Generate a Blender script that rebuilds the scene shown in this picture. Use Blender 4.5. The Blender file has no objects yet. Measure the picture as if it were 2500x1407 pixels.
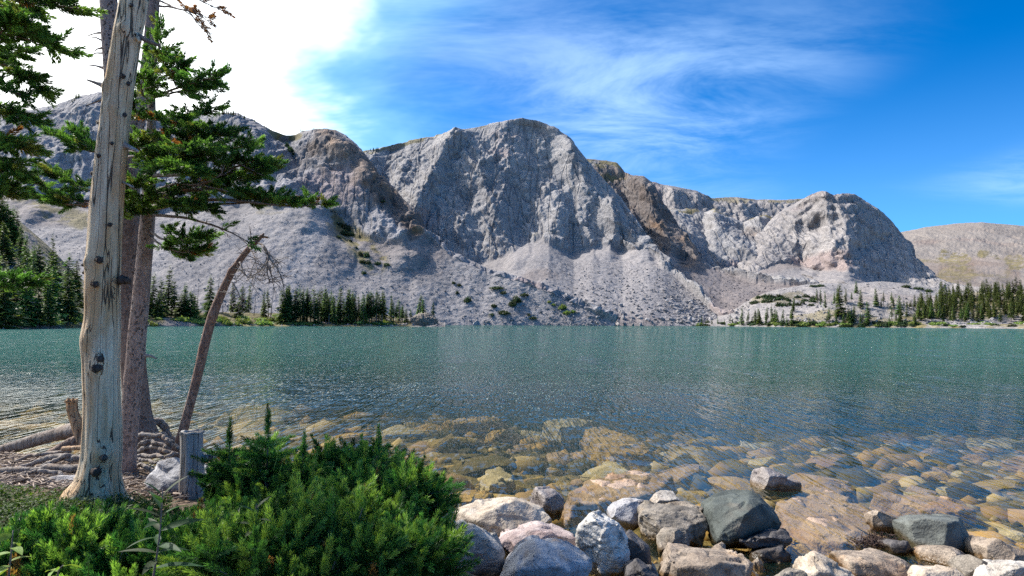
import bpy, bmesh, math, random
import numpy as np
from mathutils import Matrix, Vector

# ------------------------------------------------------------------ camera, sky, sun, exposure
SC = bpy.context.scene
COL = SC.collection
FPX, CX, CY = 1600.0, 1250.0, 703.5          # focal length and centre, in pixels of the 2500 px photograph
CAMZ = 1.75
PITCH, ROLL = math.radians(3.0), math.radians(0.25)
cam_d = bpy.data.cameras.new('camera')
cam_d.sensor_width = 36.0
cam_d.lens = 36.0 * FPX / 2500.0
cam_d.clip_start, cam_d.clip_end = 0.05, 12000.0
cam = bpy.data.objects.new('camera', cam_d)
COL.objects.link(cam)
CAMROT = Matrix.Rotation(math.pi / 2 + PITCH, 3, 'X') @ Matrix.Rotation(ROLL, 3, 'Z')
cam.matrix_world = Matrix.Translation((0, 0, CAMZ)) @ CAMROT.to_4x4()
SC.camera = cam

SUN_AZ, SUN_EL = math.radians(-62.0), math.radians(46.0)     # azimuth from +Y towards +X
SUN = Vector((math.sin(SUN_AZ) * math.cos(SUN_EL), math.cos(SUN_AZ) * math.cos(SUN_EL), math.sin(SUN_EL)))
sun_d = bpy.data.lights.new('sun', 'SUN')
sun_d.energy = 4.2
sun_d.angle = math.radians(0.6)
sun_d.color = (1.0, 0.95, 0.88)
sun = bpy.data.objects.new('sun', sun_d)
COL.objects.link(sun)
sun.rotation_euler = SUN.to_track_quat('Z', 'Y').to_euler()

SC.view_settings.view_transform = 'Standard'
SC.view_settings.look = 'None'
SC.view_settings.gamma = 1.0
SC.view_settings.use_curve_mapping = False
SC.view_settings.exposure = 0.78
SC.render.engine = 'CYCLES'
SC.cycles.max_bounces = 5
SC.cycles.diffuse_bounces = 2
SC.cycles.glossy_bounces = 2
SC.cycles.transparent_max_bounces = 7
SC.cycles.sample_clamp_indirect = 4.0
SC.cycles.use_denoising = False
SC.cycles.sample_clamp_direct = 8.0
SC.cycles.use_adaptive_sampling = True
SC.cycles.adaptive_threshold = 0.02
SC.cycles.caustics_reflective = False
SC.cycles.caustics_refractive = False


class NT:
    """small helper for building node trees"""
    def __init__(self, tree):
        self.t = tree
        self.n = tree.nodes
        self.l = tree.links

    def node(self, typ, props=None, **inp):
        nd = self.n.new(typ)
        for k, v in (props or {}).items():
            setattr(nd, k, v)
        for k, v in inp.items():
            key = int(k[1:]) if k[0] == 'i' and k[1:].isdigit() else k.replace('_', ' ')
            self.set(nd.inputs[key], v)
        return nd

    def set(self, sock, v):
        if hasattr(v, 'is_output'):
            self.l.new(v, sock)
        elif v is not None:
            if isinstance(v, (tuple, list)) and len(v) == 3 and sock.type == 'RGBA':
                v = (*v, 1.0)
            sock.default_value = v

    def math(self, op, a, b=None, clamp=False):
        nd = self.node('ShaderNodeMath', {'operation': op, 'use_clamp': clamp})
        self.set(nd.inputs[0], a)
        if b is not None:
            self.set(nd.inputs[1], b)
        return nd.outputs[0]

    def vmath(self, op, a, b=None):
        nd = self.node('ShaderNodeVectorMath', {'operation': op})
        self.set(nd.inputs[0], a)
        if b is not None:
            self.set(nd.inputs[1], b)
        return nd.outputs['Value'] if op in ('DOT_PRODUCT', 'LENGTH') else nd.outputs[0]

    def mix(self, f, a, b, mode='MIX'):
        nd = self.node('ShaderNodeMix', {'data_type': 'RGBA', 'blend_type': mode})
        self.set(nd.inputs[0], f)
        self.set(nd.inputs[6], a)
        self.set(nd.inputs[7], b)
        return nd.outputs[2]

    def noise(self, vec, scale, detail=4.0, rough=0.55, dist=0.0, lac=2.0):
        nd = self.node('ShaderNodeTexNoise', None, Scale=scale, Detail=detail, Roughness=rough, Distortion=dist)
        nd.inputs['Lacunarity'].default_value = lac
        self.set(nd.inputs['Vector'], vec)
        return nd.outputs['Fac']

    def voro(self, vec, scale, feature='F1', out='Distance', rnd=1.0):
        nd = self.node('ShaderNodeTexVoronoi', {'feature': feature}, Scale=scale)
        nd.inputs['Randomness'].default_value = rnd
        self.set(nd.inputs['Vector'], vec)
        return nd.outputs[out]

    def ramp(self, f, lo, hi, smooth=True):
        nd = self.node('ShaderNodeMapRange', {'interpolation_type': 'SMOOTHSTEP' if smooth else 'LINEAR'})
        self.set(nd.inputs[0], f)
        nd.inputs[1].default_value, nd.inputs[2].default_value = lo, hi
        return nd.outputs[0]

    def mapv(self, vec, scale=(1, 1, 1), rot=(0, 0, 0), loc=(0, 0, 0)):
        nd = self.node('ShaderNodeMapping')
        self.set(nd.inputs[0], vec)
        nd.inputs['Location'].default_value = loc
        nd.inputs['Rotation'].default_value = rot
        nd.inputs['Scale'].default_value = scale
        return nd.outputs[0]

    def bump(self, h, strength, dist, normal=None):
        nd = self.node('ShaderNodeBump', None, Strength=strength, Distance=dist)
        self.set(nd.inputs['Height'], h)
        if normal is not None:
            self.set(nd.inputs['Normal'], normal)
        return nd.outputs[0]


world = bpy.data.worlds.new('World')
SC.world = world
world.use_nodes = True
W = NT(world.node_tree)
W.n.clear()
sky = W.node('ShaderNodeTexSky', {'sky_type': 'NISHITA', 'sun_disc': False})
sky.sun_elevation = SUN_EL
sky.sun_rotation = SUN_AZ
sky.altitude = 3200.0
sky.air_density = 1.0
sky.dust_density = 0.25
sky.ozone_density = 4.0
wd = W.node('ShaderNodeTexCoord').outputs['Generated']
wsep = W.node('ShaderNodeSeparateXYZ', None, Vector=wd)
wz = W.math('ADD', W.math('MAXIMUM', wsep.outputs[2], 0.0), 0.10)
wpl = W.node('ShaderNodeCombineXYZ', None, X=W.math('DIVIDE', wsep.outputs[0], wz), Y=W.math('DIVIDE', wsep.outputs[1], wz)).outputs[0]
# cirrus drawn out along one wind direction on a flat cloud layer
c1 = W.noise(W.mapv(wpl, (0.9, 1.5, 1), (0, 0, math.radians(30))), 1.3, 6.0, 0.66, 0.55)
c2 = W.noise(W.mapv(wpl, (0.6, 0.6, 1), (0, 0, 0.4), (0.7, 2.4, 0)), 0.75, 1.0, 0.5, 0.0)
cir = W.math('MULTIPLY', W.ramp(c1, 0.30, 0.74), W.ramp(c2, 0.41, 0.66))
hz = W.ramp(wsep.outputs[2], 0.36, 0.05)
cir = W.math('ADD', W.math('MULTIPLY', cir, 0.58), W.math('MULTIPLY', hz, 0.20), True)
# bright cloud bank over the sunward side of the valley, with the glow beside it
hl = W.math('SQRT', W.math('ADD', W.math('MULTIPLY', wsep.outputs[0], wsep.outputs[0]), W.math('ADD', W.math('MULTIPLY', wsep.outputs[1], wsep.outputs[1]), 0.0001)))
sd = W.math('DIVIDE', W.math('ADD', W.math('MULTIPLY', wsep.outputs[0], math.sin(SUN_AZ)), W.math('MULTIPLY', wsep.outputs[1], math.cos(SUN_AZ))), hl)
cb = W.noise(W.mapv(wpl, (1, 1, 1), (0, 0, 0.3), (0.4, 5.2, 0)), 1.1, 5.0, 0.6, 0.35)
sdn = W.math('ADD', sd, W.math('MULTIPLY', W.math('SUBTRACT', cb, 0.5), 0.42))
bank = W.ramp(sdn, 0.63, 0.84)
glow = W.math('MULTIPLY', W.ramp(sdn, 0.46, 0.80), 0.46)
skyc = W.node('ShaderNodeHueSaturation', None, Saturation=1.55, Hue=0.503, Value=1.0, Color=sky.outputs[0]).outputs[0]
cloud_lit = W.mix(W.ramp(sd, 0.2, 0.95), (4.2, 6.0, 8.2), (9.0, 10.5, 11.5))
skyc = W.mix(cir, skyc, cloud_lit)
skyc = W.mix(glow, skyc, (5.0, 8.6, 10.0))
skyc = W.mix(bank, skyc, (12.5, 12.8, 12.8))
bg = W.node('ShaderNodeBackground', None, Color=skyc, Strength=0.122)
W.l.new(bg.outputs[0], W.node('ShaderNodeOutputWorld').inputs[0])
world.cycles.sampling_method = 'MANUAL'
world.cycles.sample_map_resolution = 256

# ------------------------------------------------------------------ projection helpers (photo pixel + real distance -> world point)
_R = np.array(CAMROT)


def ray(px, py):
    px, py = np.broadcast_arrays(np.asarray(px, float), np.asarray(py, float))
    d = np.stack([(px - CX) / FPX, (CY - py) / FPX, -np.ones_like(px)], -1)
    return d @ _R.T


def at(px, py, Y):
    d = ray(px, py)
    return np.array([0, 0, CAMZ]) + d * (np.asarray(Y, float) / d[..., 1])[..., None]


def on_z(px, py, z):
    d = ray(px, py)
    return np.array([0, 0, CAMZ]) + d * ((np.asarray(z, float) - CAMZ) / d[..., 2])[..., None]


def project(P):
    q = (np.asarray(P) - np.array([0, 0, CAMZ])) @ _R
    return CX + FPX * q[..., 0] / -q[..., 2], CY - FPX * q[..., 1] / -q[..., 2]


# ------------------------------------------------------------------ numpy noise
def _hash(ix, iy, iz, s):
    n = ix * np.uint32(374761393) + iy * np.uint32(668265263) + iz * np.uint32(1440662683) + np.uint32((s * 974711) & 0xffffffff)
    n = (n ^ (n >> np.uint32(13))) * np.uint32(1274126177)
    n = (n ^ (n >> np.uint32(15))) * np.uint32(2246822519)
    return (n >> np.uint32(8)).astype(np.float32) * np.float32(1.0 / 0x1000000)


def vnoise(p, seed=0):
    p = np.asarray(p, np.float32)
    i = np.floor(p)
    f = p - i
    i = i.astype(np.int32).view(np.uint32)
    u = f * f * f * (f * (f * 6 - 15) + 10)
    one = np.uint32(1)
    ux, uy, uz = u[..., 0], u[..., 1], u[..., 2]
    X, Y, Z = (i[..., 0], i[..., 0] + one), (i[..., 1], i[..., 1] + one), (i[..., 2], i[..., 2] + one)

    def L(a, b, k):
        return a + (b - a) * k
    r = [[L(_hash(X[0], Y[a], Z[b], seed), _hash(X[1], Y[a], Z[b], seed), ux) for a in (0, 1)] for b in (0, 1)]
    return L(L(r[0][0], r[0][1], uy), L(r[1][0], r[1][1], uy), uz) * 2 - 1


_RM = np.array(Matrix.Rotation(0.7, 3, Vector((0.4, 0.7, 0.6)).normalized()))


def fbm(p, octv=4, seed=0, gain=0.5, lac=2.03):
    p = np.asarray(p, float)
    a, r, t = 1.0, 0.0, 0.0
    for k in range(octv):
        r = r + a * vnoise(p, seed + 17 * k)
        t += a
        a *= gain
        p = (p @ _RM.T) * lac
    return r / t * 1.6


def ridged(p, octv=4, seed=0, gain=0.5, lac=2.07):
    p = np.asarray(p, float)
    a, r, t = 1.0, 0.0, 0.0
    for k in range(octv):
        r = r + a * (1 - np.abs(vnoise(p, seed + 31 * k)) * 2)
        t += a
        a *= gain
        p = (p @ _RM.T) * lac
    return r / t


def worley(p, seed=0):
    """distances to the two nearest cell points, a number per cell and a tilted plane per cell"""
    p = np.asarray(p, np.float32)
    i = np.floor(p)
    fr = p - i
    i = i.astype(np.int32).view(np.uint32)
    sh = p.shape[:-1]
    f1 = np.full(sh, 9.0, np.float32)
    f2 = np.full(sh, 9.0, np.float32)
    cid = np.zeros(sh, np.float32)
    tilt = np.zeros(sh, np.float32)
    M = 0x7fff
    for dx in (-1, 0, 1):
        for dy in (-1, 0, 1):
            for dz in (-1, 0, 1):
                n = (i[..., 0] + np.uint32(dx & 0xffffffff)) * np.uint32(374761393) + (i[..., 1] + np.uint32(dy & 0xffffffff)) * np.uint32(668265263) + (i[..., 2] + np.uint32(dz & 0xffffffff)) * np.uint32(1440662683) + np.uint32((seed * 974711) & 0xffffffff)
                n = (n ^ (n >> np.uint32(13))) * np.uint32(1274126177)
                n = (n ^ (n >> np.uint32(15))) * np.uint32(2246822519)
                ox = fr[..., 0] - dx - (n & np.uint32(1023)).astype(np.float32) / 1023
                oy = fr[..., 1] - dy - ((n >> np.uint32(10)) & np.uint32(1023)).astype(np.float32) / 1023
                oz = fr[..., 2] - dz - ((n >> np.uint32(20)) & np.uint32(1023)).astype(np.float32) / 1023
                d = np.sqrt(ox * ox + oy * oy + oz * oz)
                m = n * np.uint32(2654435761)
                nearer = d < f1
                f2 = np.where(nearer, f1, np.minimum(f2, d))
                f1 = np.where(nearer, d, f1)
                cid = np.where(nearer, (m >> np.uint32(12)).astype(np.float32) / 0x100000, cid)
                a = ((m >> np.uint32(3)) & np.uint32(255)).astype(np.float32) / 127.5 - 1
                b_ = ((m >> np.uint32(9)) & np.uint32(255)).astype(np.float32) / 127.5 - 1
                c = ((m >> np.uint32(16)) & np.uint32(255)).astype(np.float32) / 127.5 - 1
                tilt = np.where(nearer, ox * a + oy * b_ + oz * c, tilt)
    return f1, f2, cid, tilt


def sstep(a, b, x):
    t = np.clip((np.asarray(x, float) - a) / (b - a), 0, 1)
    return t * t * (3 - 2 * t)


# ------------------------------------------------------------------ mesh helpers
def mesh_np(name, V, F, smooth=True, col=None, alpha=None):
    V = np.ascontiguousarray(V, dtype=np.float32)
    F = np.ascontiguousarray(F, dtype=np.int32)
    me = bpy.data.meshes.new(name)
    me.vertices.add(len(V))
    me.vertices.foreach_set('co', V.ravel())
    me.loops.add(F.size)
    me.loops.foreach_set('vertex_index', F.ravel())
    me.polygons.add(len(F))
    me.polygons.foreach_set('loop_start', np.arange(0, F.size, F.shape[1], dtype=np.int32))
    me.polygons.foreach_set('use_smooth', np.full(len(F), bool(smooth)))
    me.update(calc_edges=True)
    if col is not None:
        c = np.ones((len(V), 4), np.float32)
        c[:, :3] = col
        if alpha is not None:
            c[:, 3] = alpha
        me.color_attributes.new('tint', 'FLOAT_COLOR', 'POINT').data.foreach_set('color', c.ravel())
    return me


def tag(o, label=None, cat=None, group=None, kind=None):
    if label:
        o['label'] = label
    if cat:
        o['category'] = cat
    if group:
        o['group'] = group
    if kind:
        o['kind'] = kind
    return o


def ob(name, me, m=None, parent=None, **kw):
    o = bpy.data.objects.new(name, me)
    COL.objects.link(o)
    if m is not None and me is not None and not me.materials:
        me.materials.append(m)
    if parent is not None:
        o.parent = parent
        o.matrix_parent_inverse = Matrix.Translation(-Vector(parent.location)) if parent.type == 'EMPTY' and parent.rotation_euler[:] == (0, 0, 0) and parent.scale[:] == (1, 1, 1) else Matrix()
    return tag(o, **kw)


def empty(name, loc, **kw):
    o = bpy.data.objects.new(name, None)
    o.empty_display_size = 0.2
    o.location = [float(c) for c in loc]
    COL.objects.link(o)
    return tag(o, **kw)


def join(parts):
    """join [(V, F, col)] lists with equal face size"""
    Vs, Fs, Cs, n = [], [], [], 0
    for V, F, C in parts:
        Vs.append(V)
        Fs.append(F + n)
        Cs.append(np.broadcast_to(np.asarray(C, float), (len(V), 3)))
        n += len(V)
    return np.concatenate(Vs), np.concatenate(Fs), np.concatenate(Cs)


def smooth_path(P, n):
    """Catmull-Rom through control points, n samples"""
    P = np.asarray(P, float)
    Q = np.vstack([2 * P[0] - P[1], P, 2 * P[-1] - P[-2]])
    t = np.linspace(0, len(P) - 1 - 1e-6, n)
    k = t.astype(int)
    u = (t - k)[:, None]
    a, b, c, d = Q[k], Q[k + 1], Q[k + 2], Q[k + 3]
    return 0.5 * (2 * b + (c - a) * u + (2 * a - 5 * b + 4 * c - d) * u ** 2 + (3 * b - a - 3 * c + d) * u ** 3)


def tube(P, R, k=8, cap=True, twist=0.0):
    """tube of quads along points P with radii R (N or N x k)"""
    P = np.asarray(P, float)
    N = len(P)
    R = np.asarray(R, float)
    if R.ndim == 1:
        R = np.repeat(R[:, None], k, 1)
    T = np.gradient(P, axis=0)
    T /= np.linalg.norm(T, axis=1)[:, None] + 1e-12
    u = np.cross(T[0], [0.31, 0.95, 0.1])
    if np.linalg.norm(u) < 1e-3:
        u = np.cross(T[0], [1, 0, 0])
    U = np.empty_like(P)
    for i in range(N):
        u = u - T[i] * (u @ T[i])
        u /= np.linalg.norm(u)
        U[i] = u
    B = np.cross(T, U)
    a = np.linspace(0, 2 * np.pi, k, endpoint=False)[None, :] + twist * np.arange(N)[:, None]
    V = P[:, None] + R[..., None] * (np.cos(a)[..., None] * U[:, None] + np.sin(a)[..., None] * B[:, None])
    V = V.reshape(-1, 3)
    i = np.arange(N - 1)[:, None] * k
    j = np.arange(k)[None, :]
    j2 = (j + 1) % k
    F = np.stack([i + j, i + j2, i + k + j2, i + k + j], -1).reshape(-1, 4)
    if cap:
        n = len(V)
        V = np.vstack([V, P[0] - T[0] * R[0].mean() * 0.05, P[-1] + T[-1] * R[-1].mean() * 0.1])
        jj = np.arange(0, k, 2)
        F = np.vstack([F, np.stack([np.full_like(jj, n), (jj + 2) % k, (jj + 1) % k, jj], -1),
                       np.stack([np.full_like(jj, n + 1), (N - 1) * k + jj, (N - 1) * k + (jj + 1) % k, (N - 1) * k + (jj + 2) % k], -1)])
    return V, F


def copy_tree(o, loc=None, rz=None, sc=None, parent=None):
    c = o.copy()
    COL.objects.link(c)
    if parent is not None:
        c.parent = parent
    if loc is not None:
        c.location = [float(v) for v in loc]
    if rz is not None:
        c.rotation_euler = (0, 0, rz)
    if sc is not None:
        c.scale = sc
    for ch in o.children:
        copy_tree(ch, parent=c)
    return c


def material(name):
    m = bpy.data.materials.new(name)
    m.use_nodes = True
    t = NT(m.node_tree)
    t.n.clear()
    b = t.node('ShaderNodeBsdfPrincipled')
    b.inputs['Roughness'].default_value = 0.85
    b.inputs['Specular IOR Level'].default_value = 0.25
    t.l.new(b.outputs[0], t.node('ShaderNodeOutputMaterial').inputs[0])
    return m, t, b
# ------------------------------------------------------------------ mountains
def interp_curve(c, px):
    c = sorted(c, key=lambda q: q[0])
    X = [q[0] for q in c]
    py = np.interp(px, X, [q[1] for q in c])
    Y = np.interp(px, X, [q[2] for q in c])
    P = at(px, py, Y)
    if len(c[0]) > 3:
        P[:, 2] = np.interp(px, X, [q[3] for q in c])
    return P


def seg_dist(px, py, line):
    d = np.full(px.shape, 1e9)
    for (x0, y0), (x1, y1) in zip(line[:-1], line[1:]):
        vx, vy = x1 - x0, y1 - y0
        t = np.clip(((px - x0) * vx + (py - y0) * vy) / (vx * vx + vy * vy), 0, 1)
        d = np.minimum(d, np.hypot(px - x0 - t * vx, py - y0 - t * vy))
    return d


ROCK_A, ROCK_B = np.array([0.222, 0.213, 0.217]), np.array([0.345, 0.33, 0.325])
TALUS_A, TALUS_B = np.array([0.205, 0.19, 0.19]), np.array([0.31, 0.288, 0.285])
BROWN, ORANGE = np.array([0.13, 0.10, 0.085]), np.array([0.23, 0.145, 0.09])
TURF, TURF2 = np.array([0.12, 0.10, 0.045]), np.array([0.23, 0.19, 0.085])


def lerp(a, b, t):
    return a + (b - a) * np.asarray(t)[..., None]


def loft(name, px0, px1, step, curves, weights, scale=1.0, ribs=(), brown=(), turf=(), seed=0, rough=1.0, rock_tint=(1, 1, 1), talus_tint=(1, 1, 1), back=(260.0, -30.0), step_y=None):
    """terrain sheet lofted through world-space curves from its toe to its crest and down the back"""
    px = np.arange(px0, px1 + step, step, dtype=float)
    C = [interp_curve(c, px) for c in curves]
    step_y = step_y or step
    rows, wts = [], []
    for i in range(len(C) - 1):
        a, b = C[i], C[i + 1]
        ya, yb = project(a)[1], project(b)[1]
        n = int(np.clip(np.percentile(np.abs(ya - yb), 85) / step_y, 6, 260))
        for s in np.linspace(0, 1, n, endpoint=False):
            p = a + (b - a) * s
            rows.append(p)
            wts.append(np.full(len(px), weights[i]))
    rows.append(C[-1])
    wts.append(np.full(len(px), weights[-1]))
    front = len(rows)
    out = C[-1].copy()
    rad = out[:, :2] / np.linalg.norm(out[:, :2], axis=1)[:, None]
    for s in (0.02, 0.06, 0.14, 0.3, 0.6, 1.0):
        q = out.copy()
        q[:, :2] += rad * back[0] * s
        q[:, 2] += back[1] * s
        rows.append(q)
        wts.append(np.full(len(px), 0.25))
    P = np.array(rows)
    Wt = np.array(wts)
    # ragged border between cliff and scree
    n0 = fbm(P / (38 * scale), 4, seed + 5)
    nr = P.shape[0]
    sh = np.clip(np.arange(nr)[:, None] + (n0 * 0.05 * nr).astype(int), 0, nr - 1)
    Wt = np.take_along_axis(Wt, sh, 0)
    for _ in range(3):
        Wt[1:-1] = (Wt[:-2] + Wt[1:-1] * 2 + Wt[2:]) / 4
    gx = np.gradient(P, axis=1)
    gy = np.gradient(P, axis=0)
    N = np.cross(gx, gy)
    N /= np.linalg.norm(N, axis=-1)[..., None] + 1e-9
    for _ in range(6):
        N[:, 1:-1] = (N[:, :-2] + N[:, 1:-1] * 2 + N[:, 2:]) / 4
        N[1:-1] = (N[:-2] + N[1:-1] * 2 + N[2:]) / 4
    bx, by = project(P)
    hor = -P[..., :2] / np.linalg.norm(P[..., :2], axis=-1)[..., None]
    S = scale
    # jointed rock: sheared coordinates so that the joints run diagonally
    J = np.stack([P[..., 0] * 0.9 + P[..., 2] * 0.55, P[..., 1] * 0.35, P[..., 2] * 0.62 - P[..., 0] * 0.25], -1)
    big = ridged(J / (95 * S), 3, seed)
    mid = ridged(J / (34 * S), 4, seed + 3, 0.55)
    f1, f2, cid, tl = worley(J / (19 * S) + fbm(P / (30 * S), 2, seed + 9)[..., None] * 0.25, seed + 11)
    g1, g2, cid2, tl2 = worley(J * np.array([1, 1, 0.8]) / (6.0 * S), seed + 23)
    crack = 1 - sstep(0.0, 0.16, f2 - f1)
    crack2 = 1 - sstep(0.0, 0.22, g2 - g1)
    U1 = np.stack([(P[..., 0] * 0.80 + P[..., 2] * 0.60) / 13.0, (P[..., 2] * 0.80 - P[..., 0] * 0.60) / 64.0, P[..., 1] / 60.0], -1) / S + fbm(P / (40 * S), 2, seed + 90)[..., None] * np.array([0.7, 0.1, 0.1])
    U2 = np.stack([(P[..., 0] * 0.86 - P[..., 2] * 0.50) / 16.0, (P[..., 2] * 0.86 + P[..., 0] * 0.50) / 70.0, P[..., 1] / 60.0], -1) / S + fbm(P / (36 * S), 2, seed + 91)[..., None] * np.array([0.8, 0.1, 0.1])
    strata = ridged(U1, 3, seed + 92, 0.42) * 3.4 + ridged(U2, 3, seed + 93, 0.42) * 2.6
    cl = (strata + big * 3.4 + mid * 1.5 + (cid - 0.5) * 0.7 + tl * 1.8 + (cid2 - 0.5) * 0.6 + tl2 * 1.2 - crack * 0.9 - crack2 * 0.6 + fbm(P / (2.6 * S), 2, seed + 40) * 0.6) * S * rough
    ta = (fbm(P / (60 * S), 3, seed + 50) * 2.2 + fbm(P * np.array([1, .25, .25]) / (17 * S), 3, seed + 51) * 1.1 + fbm(P / (2.6 * S), 3, seed + 52) * 0.35) * S
    D = cl * Wt + ta * (1 - Wt)
    rowfade = np.ones(nr)
    rowfade[:5] = np.linspace(0, 1, 5)
    crest_fade = np.ones(nr)
    crest_fade[front:] = 0.25
    D = D * rowfade[:, None] * crest_fade[:, None]
    # keep the skyline close to its height: fade the displacement towards the crest row
    k = np.clip((front - np.arange(nr)) / max(6.0, front * 0.10), 0.28, 1)
    D = D * k[:, None]
    R = np.zeros_like(bx)
    for line, width, amp in ribs:
        d = seg_dist(bx, by, line)
        d = d + fbm(P / (22 * S), 3, seed + 80) * width * 0.22
        R += amp * np.clip(1 - d / width, 0, 1)
    R = R * np.clip((front - np.arange(nr)) / 8.0, 0, 1)[:, None]
    V = P + N * D[..., None]
    V[..., :2] += hor * R[..., None]
    # albedo of rock, scree, turf
    v = 0.5 + 0.5 * fbm(J / (46 * S), 4, seed + 60)
    w2 = 0.5 + 0.5 * fbm(P / (9 * S), 3, seed + 61)
    rock = lerp(ROCK_A, ROCK_B, np.clip(v * 0.75 + w2 * 0.25 + (cid - 0.5) * 0.35 + (cid2 - .5) * 0.30, 0, 1))
    red = sstep(0.30, 0.62, fbm(P / (70 * S), 3, seed + 62))
    rock = lerp(rock, rock * np.array([1.02, 0.84, 0.80]), red * 0.75)
    rock = rock * np.array(rock_tint)
    fan = 0.5 + 0.5 * fbm(np.stack([bx / 60.0 + by / 110.0, by / 300.0, bx * 0], -1), 4, seed + 63)
    tal = lerp(TALUS_A, TALUS_B, np.clip(fan * 0.7 + 0.3 * w2, 0, 1)) * np.array(talus_tint)
    tal = lerp(tal, tal * np.array([0.80, 0.72, 0.68]), sstep(0.15, 0.6, fbm(P / (75 * S), 3, seed + 64)) * 0.6)
    Cc = lerp(tal, rock, np.clip(Wt * 1.15, 0, 1))
    jag = fbm(np.stack([bx / 42, by / 42, bx * 0], -1), 4, seed + 70) * 26
    for line, width, amt in brown:
        d = seg_dist(bx, by, line) + jag
        m = sstep(width, width * 0.45, d) * amt
        bc = lerp(BROWN, ORANGE, sstep(0.1, 0.75, fbm(P / (16 * S), 3, seed + 71)))
        Cc = lerp(Cc, bc + (cid2 - .5)[..., None] * 0.06, m)
    for line, width, amt in turf:
        d = seg_dist(bx, by, line) + jag * 0.45
        m = sstep(width, width * 0.5, d) * amt * sstep(-0.55, 0.05, fbm(P / (7 * S), 3, seed + 72))
        tc = lerp(TURF, TURF2, 0.5 + 0.5 * fbm(P / (12 * S), 3, seed + 73))
        Cc = lerp(Cc, tc, m)
    nr, nc = V.shape[:2]
    i = np.arange(nr - 1)[:, None] * nc
    j = np.arange(nc - 1)[None, :]
    F = np.stack([i + j, i + j + 1, i + nc + j + 1, i + nc + j], -1).reshape(-1, 4)
    me = mesh_np(name, V.reshape(-1, 3), F, True, np.clip(Cc, 0.01, 0.9).reshape(-1, 3), Wt.reshape(-1))
    o = ob(name, me, M_ROCK, kind='structure')
    return V[:front], Wt[:front], o


def make_mountain_material():
    m, t, b = material('mountain_rock')
    geo = t.node('ShaderNodeNewGeometry')
    pos = geo.outputs['Position']
    col = t.node('ShaderNodeVertexColor', {'layer_name': 'tint'}).outputs[0]
    n1 = t.noise(pos, 0.40, 3.0, 0.6)
    n2 = t.noise(pos, 1.2, 1.0, 0.6)
    pal = t.mix(t.ramp(n1, 0.30, 0.72), (0.78, 0.78, 0.79), (1.20, 1.18, 1.16))
    c = t.mix(1.0, col, pal, 'MULTIPLY')
    t.set(b.inputs['Base Color'], c)
    cliff = t.node('ShaderNodeVertexColor', {'layer_name': 'tint'}).outputs[1]
    def lines(sc, rot, wdt):
        n_ = t.noise(t.mapv(pos, sc, rot), 1.0, 1.0, 0.5, 0.0)
        return t.ramp(t.math('ABSOLUTE', t.math('SUBTRACT', n_, 0.5)), wdt, 0.0)
    joint = t.math('MAXIMUM', lines((0.075, 0.012, 0.012), (0.0, 0.62, 0.0), 0.030), lines((0.065, 0.012, 0.010), (0.0, -0.5, 0.0), 0.026))
    joint = t.math('MULTIPLY', joint, cliff)
    c = t.mix(t.math('MULTIPLY', joint, 0.42), c, (0.10, 0.095, 0.10))
    t.set(b.inputs['Base Color'], c)
    hh = t.math('ADD', t.math('MULTIPLY', n1, t.math('ADD', 0.30, t.math('MULTIPLY', cliff, 0.8))), t.math('MULTIPLY', n2, 0.35))
    hh = t.math('SUBTRACT', hh, t.math('MULTIPLY', joint, 0.8))
    t.set(b.inputs['Normal'], t.bump(hh, 0.7, 1.5))
    b.inputs['Roughness'].default_value = 0.92
    return m


M_ROCK = make_mountain_material()

SURF = {}
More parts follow.
